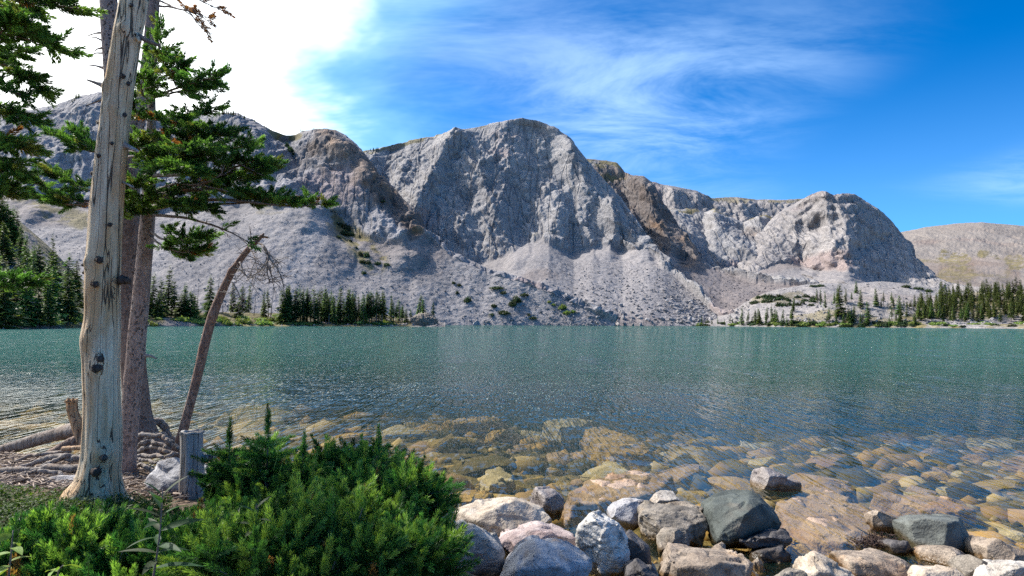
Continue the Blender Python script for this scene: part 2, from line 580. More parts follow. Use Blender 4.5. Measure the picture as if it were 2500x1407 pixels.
# mountain on the left with its scree reaching the lake
SURF['L'] = loft('mountain', -420, 1500, 2.3, [
    [(-420, 790, 285, -1.2), (0, 790, 292, -1.2), (700, 790, 325, -1.2), (1000, 790, 360, -1.2), (1100, 790, 372, -1.2), (1500, 790, 384, -1.2)],
    [(-420, 560, 446), (0, 470, 450), (150, 492, 450), (250, 512, 448), (400, 522, 444), (560, 505, 446), (700, 500, 450), (800, 522, 450), (870, 580, 440), (930, 592, 440), (1000, 588, 446), (1020, 572, 450), (1100, 628, 428), (1200, 670, 412), (1330, 703, 398), (1500, 794, 386)],
    [(-420, 330, 556), (-200, 300, 554), (0, 282, 552), (60, 272, 550), (120, 262, 546), (200, 236, 546), (240, 226, 546), (300, 236, 546), (420, 286, 544), (480, 278, 542), (540, 277, 542), (580, 280, 542), (620, 296, 540), (665, 321, 538), (700, 331, 540), (722, 330, 540), (738, 321, 536), (775, 317, 534), (820, 318, 532), (845, 330, 530), (868, 352, 528), (882, 368, 524), (905, 400, 520), (925, 428, 516), (938, 430, 514), (960, 458, 508), (1000, 500, 490), (1015, 530, 478), (1030, 562, 464), (1060, 590, 452), (1100, 614, 440), (1200, 658, 422), (1330, 692, 405), (1420, 732, 396), (1500, 792, 389)]],
    [0.0, 1.0, 1.0], seed=3,
    ribs=[([(790, 330), (860, 420), (930, 520), (985, 600)], 70, 16), ([(880, 440), (950, 470), (1010, 540)], 35, 12),
          ([(690, 340), (760, 450), (850, 560)], 55, -12), ([(560, 290), (640, 400), (760, 520)], 75, 13), ([(240, 235), (230, 380), (300, 500)], 90, 10),
          ([(440, 300), (520, 420), (590, 520)], 60, -10), ([(70, 280), (90, 400), (60, 480)], 80, 12)],
    brown=[([(790, 340), (850, 390), (900, 430), (960, 500), (1000, 560)], 46, 0.75), ([(930, 450), (985, 520), (1010, 560)], 34, 0.8), ([(720, 400), (800, 380)], 40, 0.35)],
    turf=[([(690, 330), (735, 335)], 16, 0.9), ([(640, 320), (690, 335)], 8, .8), ([(815, 535), (850, 570), (900, 620), (925, 650)], 34, 0.95), ([(45, 490), (120, 520), (200, 545)], 26, 0.8), ([(1080, 590), (1140, 620)], 10, .7), ([(700, 515), (640, 510)], 18, .4)],
    rock_tint=(0.92, 0.92, 0.96))
# the domed main peak
SURF['M'] = loft('mountain', 780, 1830, 2.2, [
    [(780, 790, 376, -1.2), (1400, 790, 384, -1.2), (1600, 790, 392, -1.2), (1830, 790, 400, -1.2)],
    [(780, 560, 540.5), (900, 562, 540.5), (1000, 600, 538.2), (1100, 640, 531.3), (1180, 642, 531.3), (1230, 622, 533.6), (1290, 585, 540.5), (1340, 575, 542.8), (1400, 612, 535.9), (1450, 600, 538.2), (1520, 617, 538.2), (1585, 614, 525), (1620, 650, 495.4), (1690, 715, 453.2), (1760, 775, 416.9), (1830, 794, 403)],
    [(780, 425, 644), (850, 385, 644), (890, 371, 644), (940, 362, 644), (1000, 346, 644), (1060, 335, 644), (1100, 322, 644), (1150, 314, 641.7), (1200, 304, 639.4), (1240, 295, 637.1), (1275, 291, 634.8), (1310, 296, 632.5), (1350, 312, 630.2), (1385, 335, 627.9), (1410, 362, 625.6), (1435, 392, 623.3), (1460, 422, 618.7), (1490, 455, 609.5), (1520, 492, 598), (1560, 545, 566), (1588, 590, 539.8), (1620, 640, 506.4), (1690, 705, 459.5), (1760, 770, 421), (1830, 792, 406)]],
    [0.0, 1.0, 1.0], seed=41,
    ribs=[([(1108, 335), (1060, 430), (985, 570)], 42, 17), ([(1112, 335), (1180, 460), (1245, 600)], 60, 13), ([(1290, 330), (1320, 430), (1270, 560)], 70, -16),
          ([(1395, 380), (1450, 480), (1560, 600)], 55, 15), ([(1350, 380), (1390, 480), (1400, 600)], 40, -9), ([(960, 370), (930, 470), (1010, 590)], 40, -12), ([(1480, 470), (1500, 560), (1490, 610)], 30, 9)],
    turf=[([(890, 371), (1000, 349), (1100, 325)], 11, 0.8), ([(1100, 322), (1190, 306)], 6, .5), ([(1310, 585), (1345, 580)], 8, .3)])
# brown buttress ridge to the right of the peak
SURF['B'] = loft('mountain', 1380, 2040, 2.2, [
    [(1380, 790, 410, 0.0), (1600, 790, 412, 0.0), (1800, 790, 420, 1.0), (2040, 790, 440, 4.0)],
    [(1380, 640, 599.5), (1500, 610, 599.5), (1590, 605, 596.2), (1650, 625, 589.6), (1700, 640, 583), (1760, 668, 569.9), (1850, 690, 535.3), (1940, 698, 512), (2040, 720, 490)],
    [(1380, 440, 704), (1432, 388, 704), (1480, 393, 704), (1506, 401, 699.6), (1522, 422, 693), (1545, 431, 684.2), (1570, 434, 682), (1592, 450, 676.5), (1612, 482, 664.4), (1640, 528, 649), (1660, 570, 633.6), (1690, 606, 616), (1712, 634, 599.5), (1760, 662, 580.9), (1850, 683, 542.7), (1940, 692, 518.1), (2040, 716, 495)]],
    [0.0, 1.0, 1.0], seed=77, rough=1.1,
    ribs=[([(1560, 435), (1600, 530), (1640, 620)], 34, 14), ([(1590, 455), (1650, 560), (1700, 640)], 28, 10), ([(1500, 440), (1560, 540), (1600, 600)], 30, -8)],
    brown=[([(1480, 445), (1540, 500), (1600, 560), (1660, 600), (1700, 635)], 70, 0.6), ([(1570, 470), (1640, 560), (1690, 620)], 46, 0.55)],
    turf=[([(1432, 392), (1505, 404)], 12, 0.8), ([(1460, 440), (1520, 440)], 12, .8)], talus_tint=(0.80, 0.75, 0.73))
# cliffs at the back, in two steps
SURF['K'] = loft('mountain', 1480, 2120, 2.4, [
    [(1480, 700, 760, 20), (2120, 700, 760, 20)],
    [(1480, 640, 800), (1700, 650, 810), (1900, 640, 810), (2120, 690, 800)],
    [(1480, 455, 910), (1585, 445, 910), (1640, 455, 905), (1700, 466, 900), (1722, 478, 900), (1735, 486, 905), (1800, 482, 910), (1850, 488, 910), (1920, 489, 910), (1960, 486, 910), (2120, 500, 910)]],
    [0.2, 1.0, 1.0], scale=1.25, seed=101, rough=1.1, turf=[([(1730, 487), (1850, 489), (1930, 492)], 9, 0.6), ([(1880, 500), (1960, 492)], 14, .7)],
    ribs=[([(1640, 460), (1650, 560), (1670, 640)], 30, 14), ([(1800, 490), (1830, 580)], 30, 12)], rock_tint=(1.04, 1.0, 0.97))
SURF['K2'] = loft('mountain', 1560, 2120, 2.3, [
    [(1560, 735, 520, 12), (1800, 735, 520, 12), (2120, 735, 520, 12)],
    [(1560, 640, 640), (1700, 650, 650), (1760, 660, 650), (1850, 640, 680), (1880, 650, 680), (1960, 680, 640), (2120, 705, 600)],
    [(1560, 530, 780), (1650, 511, 780), (1700, 513, 780), (1720, 520, 780), (1745, 511, 770), (1775, 528, 770), (1815, 545, 765), (1835, 536, 760), (1868, 526, 760), (1890, 535, 758), (1915, 565, 750), (1935, 610, 730), (1980, 660, 680), (2060, 690, 640), (2120, 702, 610)]],
    [0.05, 1.0, 1.0], scale=1.1, seed=131,
    turf=[([(1640, 514), (1700, 517)], 10, 0.9), ([(1742, 514), (1775, 530)], 14, 0.9), ([(1820, 548), (1868, 528), (1885, 534)], 15, 0.95)],
    brown=[([(1840, 580), (1880, 640)], 22, 0.5)],
    ribs=[([(1745, 520), (1790, 590), (1850, 650)], 34, 16), ([(1850, 540), (1870, 600)], 30, 10), ([(1700, 520), (1720, 600), (1740, 650)], 30, -10)])
# the right-hand peak, its left faces turned to the sun
SURF['R'] = loft('mountain', 1800, 2480, 2.2, [
    [(1800, 735, 500, 14), (2100, 735, 500, 14), (2480, 740, 480, 12)],
    [(1800, 690, 600), (1900, 650, 640), (1950, 648, 645), (2000, 668, 630), (2060, 672, 620), (2150, 695, 600), (2250, 700, 590), (2320, 712, 575), (2480, 735, 520)],
    [(1800, 640, 720), (1850, 580, 725), (1880, 540, 725), (1905, 518, 725), (1930, 503, 722), (1960, 488, 720), (1995, 477, 716), (2018, 480, 712), (2035, 487, 708), (2060, 479, 704), (2085, 476, 700), (2102, 485, 696), (2125, 502, 690), (2155, 522, 684), (2180, 546, 676), (2205, 578, 666), (2225, 615, 652), (2250, 650, 636), (2275, 678, 620), (2300, 696, 604), (2330, 708, 590), (2400, 722, 560), (2480, 735, 530)]],
    [0.0, 1.0, 1.0], scale=1.1, seed=161, rough=0.85,
    ribs=[([(2030, 490), (2062, 560), (2058, 640), (2075, 690)], 105, 46), ([(1960, 500), (1975, 580), (1985, 650)], 30, 10), ([(2010, 490), (2020, 560), (2025, 640)], 26, 8), ([(1935, 520), (1945, 600)], 26, 8)],
    rock_tint=(1.03, 1.0, 0.98), brown=[([(1960, 492), (2000, 482)], 16, 0.35)])
# far bare hills
SURF['F'] = loft('hill', 2080, 2960, 2.6, [
    [(2080, 730, 700, 6), (2960, 730, 700, 6)],
    [(2080, 690, 980), (2250, 672, 980), (2400, 660, 1000), (2500, 668, 1000), (2960, 660, 1000)],
    [(2080, 640, 1250), (2250, 630, 1250), (2500, 625, 1250), (2960, 620, 1250)],
    [(2080, 610, 1550), (2200, 567, 1550), (2260, 555, 1550), (2330, 547, 1550), (2400, 543, 1550), (2440, 547, 1550), (2500, 552, 1550), (2700, 560, 1550), (2960, 540, 1550)]],
    [0.1, 0.15, 0.45, 0.35], scale=1.5, seed=191, rough=0.8, rock_tint=(1.0, 0.93, 0.84), talus_tint=(0.92, 0.84, 0.74),
    turf=[([(2240, 640), (2300, 632), (2340, 640)], 16, 0.6), ([(2400, 620), (2480, 640), (2560, 650)], 10, .9), ([(2300, 625), (2360, 630)], 8, 0.9), ([(2260, 690), (2350, 665), (2450, 672)], 16, 0.7)],
    brown=[([(2280, 690), (2360, 668), (2460, 680)], 26, 0.45)], step_y=2.2)
# rubble mounds and wooded rise on the right shore
SURF['Q'] = loft('moraine', 1690, 2960, 2.8, [
    [(1690, 800, 392, -1.0), (1800, 800, 372, -1.0), (1900, 800, 345, -1.0), (2200, 800, 305, -1.0), (2500, 800, 268, -1.0), (2960, 800, 250, -1.0)],
    [(1690, 797, 396, -0.3), (1800, 797, 376, .8), (1900, 797, 349, 1.0), (2200, 797, 309, 1.2), (2500, 797, 273, 1.2), (2960, 797, 255, 1.2)],
    [(1690, 796, 400), (1800, 788, 388), (1900, 780, 366), (1960, 778, 348), (2020, 752, 340), (2080, 740, 338), (2140, 737, 336), (2200, 742, 336), (2260, 768, 330), (2320, 776, 322), (2400, 778, 312), (2500, 778, 305), (2960, 775, 290)],
    [(1690, 795, 404), (1790, 765, 400), (1850, 746, 398), (1900, 735, 395), (1960, 748, 388), (2080, 745, 380), (2180, 738, 376), (2260, 745, 372), (2360, 742, 360), (2500, 735, 350), (2960, 730, 340)],
    [(1690, 795, 408), (1790, 756, 430), (1840, 726, 440), (1900, 706, 445), (1960, 697, 448), (2020, 692, 450), (2080, 694, 450), (2150, 688, 448), (2230, 694, 446), (2300, 706, 440), (2360, 715, 430), (2430, 708, 425), (2500, 700, 420), (2700, 690, 415), (2960, 680, 410)]],
    [0.0, 0.0, 0.1, 0.1, 0.15], seed=221, step_y=1.6, talus_tint=(1.04, 1.03, 1.0),
    turf=[([(2250, 797), (2400, 798), (2700, 800)], 14, 1.0), ([(1880, 797), (2250, 795)], 7, 0.85), ([(2180, 752), (2260, 770), (2330, 765), (2450, 750), (2600, 745)], 26, .75), ([(1950, 770), (2100, 775), (2230, 780)], 10, .6), ([(1840, 735), (1950, 725)], 10, .6), ([(2350, 740), (2500, 730), (2800, 720)], 22, .7)])
# wooded slope and willow flat on the left shore
SURF['S'] = loft('shore_slope', -420, 1085, 2.8, [
    [(-420, 806, 112, -0.8), (0, 806, 118, -0.8), (120, 806, 130, -0.8), (200, 806, 158, -0.8), (350, 806, 196, -0.8), (600, 806, 226, -0.8), (900, 806, 238, -0.8), (1085, 806, 250, -0.8)],
    [(-420, 800, 115, 0.6), (0, 800, 121, 0.6), (120, 800, 133, 0.6), (200, 800, 161, 0.5), (350, 797, 200, 0.5), (600, 797, 230, 0.5), (900, 797, 242, 0.5), (1060, 797, 253, 0.4), (1085, 797, 256, -0.4)],
    [(-420, 700, 150), (0, 720, 152), (100, 745, 155), (200, 768, 182), (350, 776, 214), (600, 780, 244), (900, 784, 256), (1040, 784, 262), (1085, 793, 262)],
    [(-420, 420, 225), (0, 505, 225), (60, 548, 225), (120, 602, 228), (170, 655, 232), (200, 685, 236), (260, 725, 244), (330, 752, 250), (420, 766, 258), (600, 772, 272), (900, 780, 280), (1040, 784, 280), (1085, 794, 280)]],
    [0.0, 0.0, 0.05, 0.1], seed=251, step_y=1.8, back=(60, -16), talus_tint=(0.9, 0.88, 0.84),
    turf=[([(-420, 500), (0, 560), (100, 640), (200, 720), (330, 765)], 120, 0.75), ([(0, 790), (200, 785), (350, 785), (700, 785), (1000, 789)], 22, 1.0)])
# ------------------------------------------------------------------ near ground, lake bed and water
_EX = [-60, -8.0, -5.9, -3.6, -2.6, -1.6, -0.75, -0.25, 0.4, 1.5, 3.1, 8, 60]
_EY = [10.5, 8.6, 7.5, 7.0, 6.1, 5.6, 5.3, 4.6, 4.15, 4.0, 3.95, 3.8, 3.0]
_BH = [0.5, 0.42, 0.40, 0.40, 0.38, 0.36, 0.34, 0.26, 0.22, 0.22, 0.22, 0.3, 0.5]


def ground_z(x, y, detail=True):
    x = np.asarray(x, float)
    y = np.asarray(y, float)
    s = np.interp(x, _EX, _EY) - y
    bh = np.interp(x, _EX, _BH)
    z_in = bh * sstep(-0.15, 0.75, s) + np.clip(s - 0.5, 0, 30) * 0.05
    d = np.maximum(-s, 0)
    dep = np.interp(d, [0, 0.5, 1.5, 3, 6, 11, 19, 34, 60, 150, 700], [0.0, 0.12, 0.18, 0.27, 0.50, 1.0, 2.3, 4.6, 7.2, 11, 14])
    z = z_in - dep
    if detail:
        P = np.stack([x, y, np.zeros_like(x)], -1)
        near = np.exp(-np.hypot(x, y) / 60)
        z = z + near * (fbm(P / 1.3, 4, 7) * 0.07 * (0.4 + 0.6 * sstep(0, -1, s)) + fbm(P / 0.28, 3, 8) * 0.022)
    return z


def grid_axis(lo, dense_lo, dense_hi, hi, d, g):
    a = list(np.arange(dense_lo, dense_hi, d))
    s, v = d, dense_hi
    while v < hi:
        a.append(v)
        s *= g
        v += s
    a.append(hi)
    s, v = d, dense_lo - d
    b = []
    while v > lo:
        b.append(v)
        s *= g
        v -= s
    b.append(lo)
    return np.array(b[::-1] + a)


def grid_mesh(name, xs, ys, zf, colf=None):
    X, Y = np.meshgrid(xs, ys)
    Z = zf(X, Y)
    nr, nc = X.shape
    V = np.stack([X, Y, Z], -1).reshape(-1, 3)
    i = np.arange(nr - 1)[:, None] * nc
    j = np.arange(nc - 1)[None, :]
    F = np.stack([i + j, i + j + 1, i + nc + j + 1, i + nc + j], -1).reshape(-1, 4)
    return mesh_np(name, V, F, True, colf(X, Y, Z).reshape(-1, 3) if colf else None)


def ground_color(X, Y, Z):
    P = np.stack([X, Y, Z], -1)
    n = 0.5 + 0.5 * fbm(P / 0.35, 4, 12)
    soil = lerp(np.array([0.075, 0.052, 0.036]), np.array([0.21, 0.15, 0.105]), n)
    silt = lerp(np.array([0.10, 0.085, 0.032]), np.array([0.28, 0.22, 0.095]), n)
    deep = np.array([0.10, 0.15, 0.10])
    c = lerp(soil, silt, sstep(0.06, -0.04, Z))
    return lerp(c, np.broadcast_to(deep, c.shape), sstep(-1.0, -4.0, Z))


M_GROUND, t, b = material('ground_soil')
pos = t.node('ShaderNodeNewGeometry').outputs['Position']
vc = t.node('ShaderNodeVertexColor', {'layer_name': 'tint'}).outputs[0]
n1 = t.noise(pos, 14.0, 6.0, 0.7)
n2 = t.noise(t.mapv(pos, (60, 20, 40), (0, 0, 0.6)), 1.0, 3.0, 0.6)
t.set(b.inputs['Base Color'], t.mix(1.0, vc, t.mix(t.ramp(n1, 0.3, 0.7), (0.5, 0.5, 0.5), (1.5, 1.45, 1.4)), 'MULTIPLY'))
t.set(b.inputs['Normal'], t.bump(t.math('ADD', n1, t.math('MULTIPLY', n2, 0.5)), 0.8, 0.04))
gx_ = grid_axis(-2600, -9, 9, 2600, 0.085, 1.09)
gy_ = grid_axis(-900, 2.0, 17, 3200, 0.085, 1.09)
ob('ground', grid_mesh('ground', gx_, gy_, ground_z, ground_color), M_GROUND, kind='structure')

M_WATER = bpy.data.materials.new('lake_water')
M_WATER.use_nodes = True
t = NT(M_WATER.node_tree)
t.n.clear()
pos = t.node('ShaderNodeNewGeometry').outputs['Position']
depth = t.node('ShaderNodeAttribute', {'attribute_name': 'depth'}).outputs['Fac']
w1 = t.noise(t.mapv(pos, (3.6, 8.0, 1), (0, 0, math.radians(-10))), 1.0, 2.0, 0.6, 0.3)
w2 = t.noise(t.mapv(pos, (11, 24, 1), (0, 0, math.radians(9))), 1.0, 1.0, 0.6, 0.2)
w3 = t.noise(t.mapv(pos, (0.8, 1.9, 1), (0, 0, math.radians(8))), 1.0, 2.0, 0.6, 0.3)
w4 = t.noise(t.mapv(pos, (0.16, 0.42, 1), (0, 0, math.radians(-7))), 1.0, 2.0, 0.65, 0.2)
# cat's paws: rougher and calmer water at every size
calm = t.ramp(t.noise(t.mapv(pos, (0.35, 0.05, 1), (0, 0, 0.1)), 1.0, 6.0, 0.88), 0.36, 0.66)
h = t.math('ADD', t.math('MULTIPLY', w1, 0.10), t.math('ADD', t.math('MULTIPLY', w2, 0.024), t.math('MULTIPLY', w3, 0.26)))
h = t.math('ADD', h, t.math('MULTIPLY', w4, 0.55))
amp = t.math('ADD', 0.06, t.math('MULTIPLY', t.ramp(depth, 0.3, 2.4), 0.9))
amp = t.math('MULTIPLY', amp, t.math('ADD', 0.15, t.math('MULTIPLY', calm, 1.7)))
nrm = t.bump(t.math('MULTIPLY', h, amp), 1.0, 1.0)
fres = t.node('ShaderNodeFresnel', None, IOR=1.25)
t.set(fres.inputs['Normal'], t.bump(t.math('MULTIPLY', h, t.math('MULTIPLY', amp, 0.33)), 1.0, 1.0))
gl = t.node('ShaderNodeBsdfGlossy', None, Color=(0.95, 0.95, 0.92), Roughness=0.03)
t.set(gl.inputs['Normal'], nrm)
tr = t.node('ShaderNodeBsdfTransparent', None, Color=(0.97, 0.93, 0.78))
df = t.node('ShaderNodeBsdfDiffuse', None, Color=(0.018, 0.074, 0.060))
body = t.math('SUBTRACT', 1.0, t.math('POWER', 2.718, t.math('MULTIPLY', depth, -0.52)))
ms = t.node('ShaderNodeMixShader')
t.set(ms.inputs[0], body)
t.l.new(tr.outputs[0], ms.inputs[1])
t.l.new(df.outputs[0], ms.inputs[2])
ms2 = t.node('ShaderNodeMixShader')
t.set(ms2.inputs[0], fres.outputs[0])
t.l.new(ms.outputs[0], ms2.inputs[1])
t.l.new(gl.outputs[0], ms2.inputs[2])
t.l.new(ms2.outputs[0], t.node('ShaderNodeOutputMaterial').inputs[0])

wx = grid_axis(-700, -14, 14, 700, 0.35, 1.12)
wy = grid_axis(-1, 2.0, 30, 470, 0.35, 1.10)
wme = grid_mesh('lake_water', wx, wy, lambda X, Y: X * 0.0)
co = np.empty(len(wme.vertices) * 3, np.float32)
wme.vertices.foreach_get('co', co)
co = co.reshape(-1, 3)
dp = np.maximum(-ground_z(co[:, 0], co[:, 1], False), 0).astype(np.float32)
wme.attributes.new('depth', 'FLOAT', 'POINT').data.foreach_set('value', dp)
ob('lake_water', wme, M_WATER, kind='structure')
# ------------------------------------------------------------------ vegetation and rubble of the far shore
def leaf_material(name, gain=(1, 1, 1), trans=0.3, rand=0.25, rough=0.55):
    m, t, b = material(name)
    vc = t.node('ShaderNodeVertexColor', {'layer_name': 'tint'}).outputs[0]
    rnd = t.node('ShaderNodeObjectInfo').outputs['Random']
    hsv = t.node('ShaderNodeHueSaturation', None, Saturation=1.0)
    t.set(hsv.inputs['Hue'], t.math('ADD', 0.5 - 0.03 * rand / 0.25, t.math('MULTIPLY', rnd, 0.06 * rand / 0.25)))
    t.set(hsv.inputs['Value'], t.math('ADD', 1.0 - rand, t.math('MULTIPLY', rnd, 2 * rand)))
    t.set(hsv.inputs['Color'], t.mix(1.0, vc, gain, 'MULTIPLY'))
    c = hsv.outputs[0]
    t.set(b.inputs['Base Color'], c)
    b.inputs['Roughness'].default_value = rough
    tl = t.node('ShaderNodeBsdfTranslucent')
    t.set(tl.inputs['Color'], t.mix(1.0, c, (1.5, 1.6, 0.8), 'MULTIPLY'))
    ms = t.node('ShaderNodeMixShader')
    ms.inputs[0].default_value = trans
    t.l.new(b.outputs[0], ms.inputs[1])
    t.l.new(tl.outputs[0], ms.inputs[2])
    out = [n for n in t.n if n.type == 'OUTPUT_MATERIAL'][0]
    t.l.new(ms.outputs[0], out.inputs[0])
    return m


M_FARLEAF = leaf_material('conifer_foliage', rand=0.28)
M_WILLOW = leaf_material('willow_foliage', rand=0.2)
M_FARWOOD, t, b = material('conifer_bark')
t.set(b.inputs['Base Color'], t.mix(t.noise(t.node('ShaderNodeTexCoord').outputs['Object'], 3.0), (0.12, 0.09, 0.075), (0.26, 0.22, 0.19)))


def quads_from(c, a, bvec):
    """flat diamonds: centre c, half axis a and half axis bvec"""
    V = np.stack([c - a, c + bvec * 0.9 - a * 0.1, c + a, c - bvec * 0.9 - a * 0.1], 1).reshape(-1, 3)
    return V, np.arange(len(V)).reshape(-1, 4)


def conifer_mesh(h, r, seed, bare=0.08, levels=46, per=6, ragged=0.25, base=(0.098, 0.142, 0.045)):
    g = np.random.default_rng(seed)
    C, A, B, K = [], [], [], []
    for i in range(levels):
        z = h * (bare + (1 - bare) * (i + g.uniform(0, 0.9)) / levels)
        f = 1 - z / h
        for k in range(per if f > 0.12 else 4):
            ph = g.uniform(0, 2 * np.pi)
            L = (r * f ** 0.75 * g.uniform(1 - ragged * 2, 1 + ragged * 0.5) + 0.06 * r)
            if g.random() < ragged * 0.5:
                L *= 0.55
            if f > 0.8 and g.random() < 0.4:
                continue
            d = np.array([np.cos(ph), np.sin(ph), 0])
            side = np.array([-np.sin(ph), np.cos(ph), 0])
            slope = g.uniform(-0.55, -0.15) if f > 0.3 else g.uniform(-0.25, 0.5)
            sh = g.uniform(0.6, 1.35)
            for tt, wd in ((0.30, 0.20), (0.58, 0.26), (0.86, 0.19)):
                c = np.array([0, 0, z]) + d * L * tt + np.array([0, 0, slope * L * tt + 0.10 * L * tt * tt])
                for sgn in (-1, 1):
                    dd = d * g.uniform(.7, 1) + side * sgn * g.uniform(0.2, 0.9)
                    a = dd * L * g.uniform(.22, .34) + np.array([0, 0, slope * L * 0.18])
                    bv = (side * sgn * g.uniform(.5, 1) + np.array([0, 0, g.uniform(-.7, .2)])) * L * wd * g.uniform(0.6, 1.1)
                    C.append(c + side * sgn * L * wd * 0.35)
                    A.append(a)
                    B.append(bv)
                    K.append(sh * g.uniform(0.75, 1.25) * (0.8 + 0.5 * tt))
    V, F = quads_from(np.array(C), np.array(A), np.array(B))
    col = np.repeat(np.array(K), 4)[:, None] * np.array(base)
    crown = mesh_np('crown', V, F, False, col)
    n = 7
    zz = np.linspace(0, h * 0.97, n)
    tv, tf = tube(np.stack([g.normal(0, 0.02, n) * h * .1, g.normal(0, 0.02, n) * h * .1, zz - 0.4], 1), np.linspace(0.016 * h + .03, 0.01, n), 6)
    trunk = mesh_np('trunk', tv, tf)
    return crown, trunk


def snag_mesh(h, seed):
    g = np.random.default_rng(seed)
    parts = []
    zz = np.linspace(0, h, 7)
    P = np.stack([np.cumsum(g.normal(0, .06, 7)), np.cumsum(g.normal(0, .06, 7)), zz - .4], 1)
    parts.append((*tube(P, np.linspace(0.014 * h + .04, 0.02, 7), 6), (0.2, 0.17, 0.15)))
    for i in range(26):
        z = g.uniform(0.25, 0.97) * h
        ph = g.uniform(0, 6.28)
        L = g.uniform(.3, 1.1) * (1.1 - z / h)
        p0 = np.array([np.interp(z, zz, P[:, 0]), np.interp(z, zz, P[:, 1]), z])
        p1 = p0 + np.array([np.cos(ph) * L, np.sin(ph) * L, g.uniform(-.5, .1) * L])
        parts.append((*tube(np.array([p0, (p0 + p1) / 2 + [0, 0, .04], p1]), [0.025, 0.02, 0.008], 4), (0.2, 0.17, 0.15)))
    V, F, C = join(parts)
    return mesh_np('snag', V, F, True, C)


CON = [conifer_mesh(1 * h, r, 500 + i, bare, lv, per) for i, (h, r, bare, lv, per) in enumerate([
    (12, 2.1, 0.05, 50, 7), (13, 2.5, 0.08, 48, 7), (11, 1.7, 0.05, 48, 7), (12.5, 2.2, 0.22, 42, 7), (10, 2.9, 0.03, 38, 8), (12, 1.7, 0.30, 40, 6)])]
CONH = [12, 13, 11, 12.5, 10, 12]
SNAG = [snag_mesh(h, 540 + i) for i, h in enumerate((11, 9, 12))]
SNAGH = [11, 9, 12]
for m_ in SNAG:
    m_.materials.append(M_FARWOOD)
_PRJ = {}


def surf(key, px, py):
    if key not in _PRJ:
        V = SURF[key][0].reshape(-1, 3)
        _PRJ[key] = (V, *project(V))
    V, x, y = _PRJ[key]
    return V[np.argmin((x - px) ** 2 + (y - py) ** 2)]


RG = np.random.default_rng(11)
N_TREES = [0]


def conifer(p, hm, label, group, kind=None, parts=True, tilt=0.03):
    k = int(RG.integers(0, len(CON))) if kind is None else kind
    s = hm / CONH[k]
    w = s * RG.uniform(0.8, 1.35)
    rot = (RG.normal(0, tilt), RG.normal(0, tilt), RG.uniform(0, 6.28))
    crown, trunk = CON[k]
    e = empty('conifer_tree', p, label=label, cat='tree', group=group)
    e.rotation_euler = rot
    e.scale = (w, w, s)
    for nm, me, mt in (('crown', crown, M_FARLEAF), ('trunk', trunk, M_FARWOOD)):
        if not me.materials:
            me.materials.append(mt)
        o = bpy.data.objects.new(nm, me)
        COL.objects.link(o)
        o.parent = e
    N_TREES[0] += 1
    return e


def dead_tree(p, hm, label, group):
    k = int(RG.integers(0, 3))
    s = hm / SNAGH[k]
    o = ob('dead_conifer', SNAG[k], None, label=label, cat='dead tree', group=group)
    o.location = [float(c) for c in p]
    o.scale = (s, s, s)
    o.rotation_euler = (RG.normal(0, .05), RG.normal(0, .05), RG.uniform(0, 6.28))


def px_h(p, hpx):
    """metres of height for hpx photo pixels at point p"""
    return hpx * p[1] / FPX


# steep wooded slope at the far left
for i in range(46):
    for _ in range(30):
        x = RG.uniform(-170, 205)
        y = RG.uniform(560, 800)
        if y > np.interp(x, [-170, 0, 60, 120, 170, 205], [470, 530, 575, 625, 680, 715]):
            break
    p = surf('S', x, y)
    conifer(p, RG.uniform(8.5, 13.5), 'dark conifer in the dense stand on the steep slope at far left', 'conifers on the left slope', int(RG.choice([0, 1, 2, 4])))
for x, y, h in ((25, 590, 92), (38, 600, 96), (8, 585, 80), (118, 800, 165), (60, 795, 150), (165, 795, 135), (90, 800, 120), (10, 800, 150)):
    p = surf('S', x, y)
    conifer(p, px_h(p, h), 'dark conifer in the dense stand on the steep slope at far left', 'conifers on the left slope', int(RG.choice([0, 1, 4])))
# loose trees on the willow flat
ORD = ('first second third fourth fifth sixth seventh eighth ninth tenth eleventh twelfth thirteenth fourteenth fifteenth sixteenth seventeenth eighteenth nineteenth twentieth').split() + ['twenty-first', 'twenty-second', 'twenty-third', 'twenty-fourth']
flat_spots = sorted(((372, 768, 105, 0), (392, 775, 98, 0), (410, 765, 118, 2), (428, 770, 92, 2), (440, 778, 62, 4), (466, 780, 72, 4), (476, 775, 60, 4), (512, 760, 92, 0), (507, 778, 48, 4), (568, 765, 78, 0), (590, 765, 72, 0), (604, 770, 80, 2), (640, 772, 66, 2), (655, 774, 72, 5), (360, 770, 90, 0), (330, 772, 90, 1), (345, 775, 70, 4), (448, 772, 84, 0), (455, 778, 58, 4), (384, 778, 64, 4), (645, 778, 40, 4), (580, 775, 40, 4)))
for i, (x, y, h, k) in enumerate(flat_spots):
    p = surf('S', x, y)
    conifer(p, px_h(p, h), 'slim conifer on the bright willow flat, %s from the left there' % ORD[i], 'conifers on the willow flat', k)
for x, y, h in ((445, 760, 76), (480, 760, 70), (525, 765, 95), (545, 768, 70), (662, 776, 80), (620, 770, 60), (1068, 793, 30), (700, 782, 75)):
    p = surf('S', x, y)
    dead_tree(p, px_h(p, h), 'bare grey dead conifer on the willow flat', 'dead conifers on the willow flat')
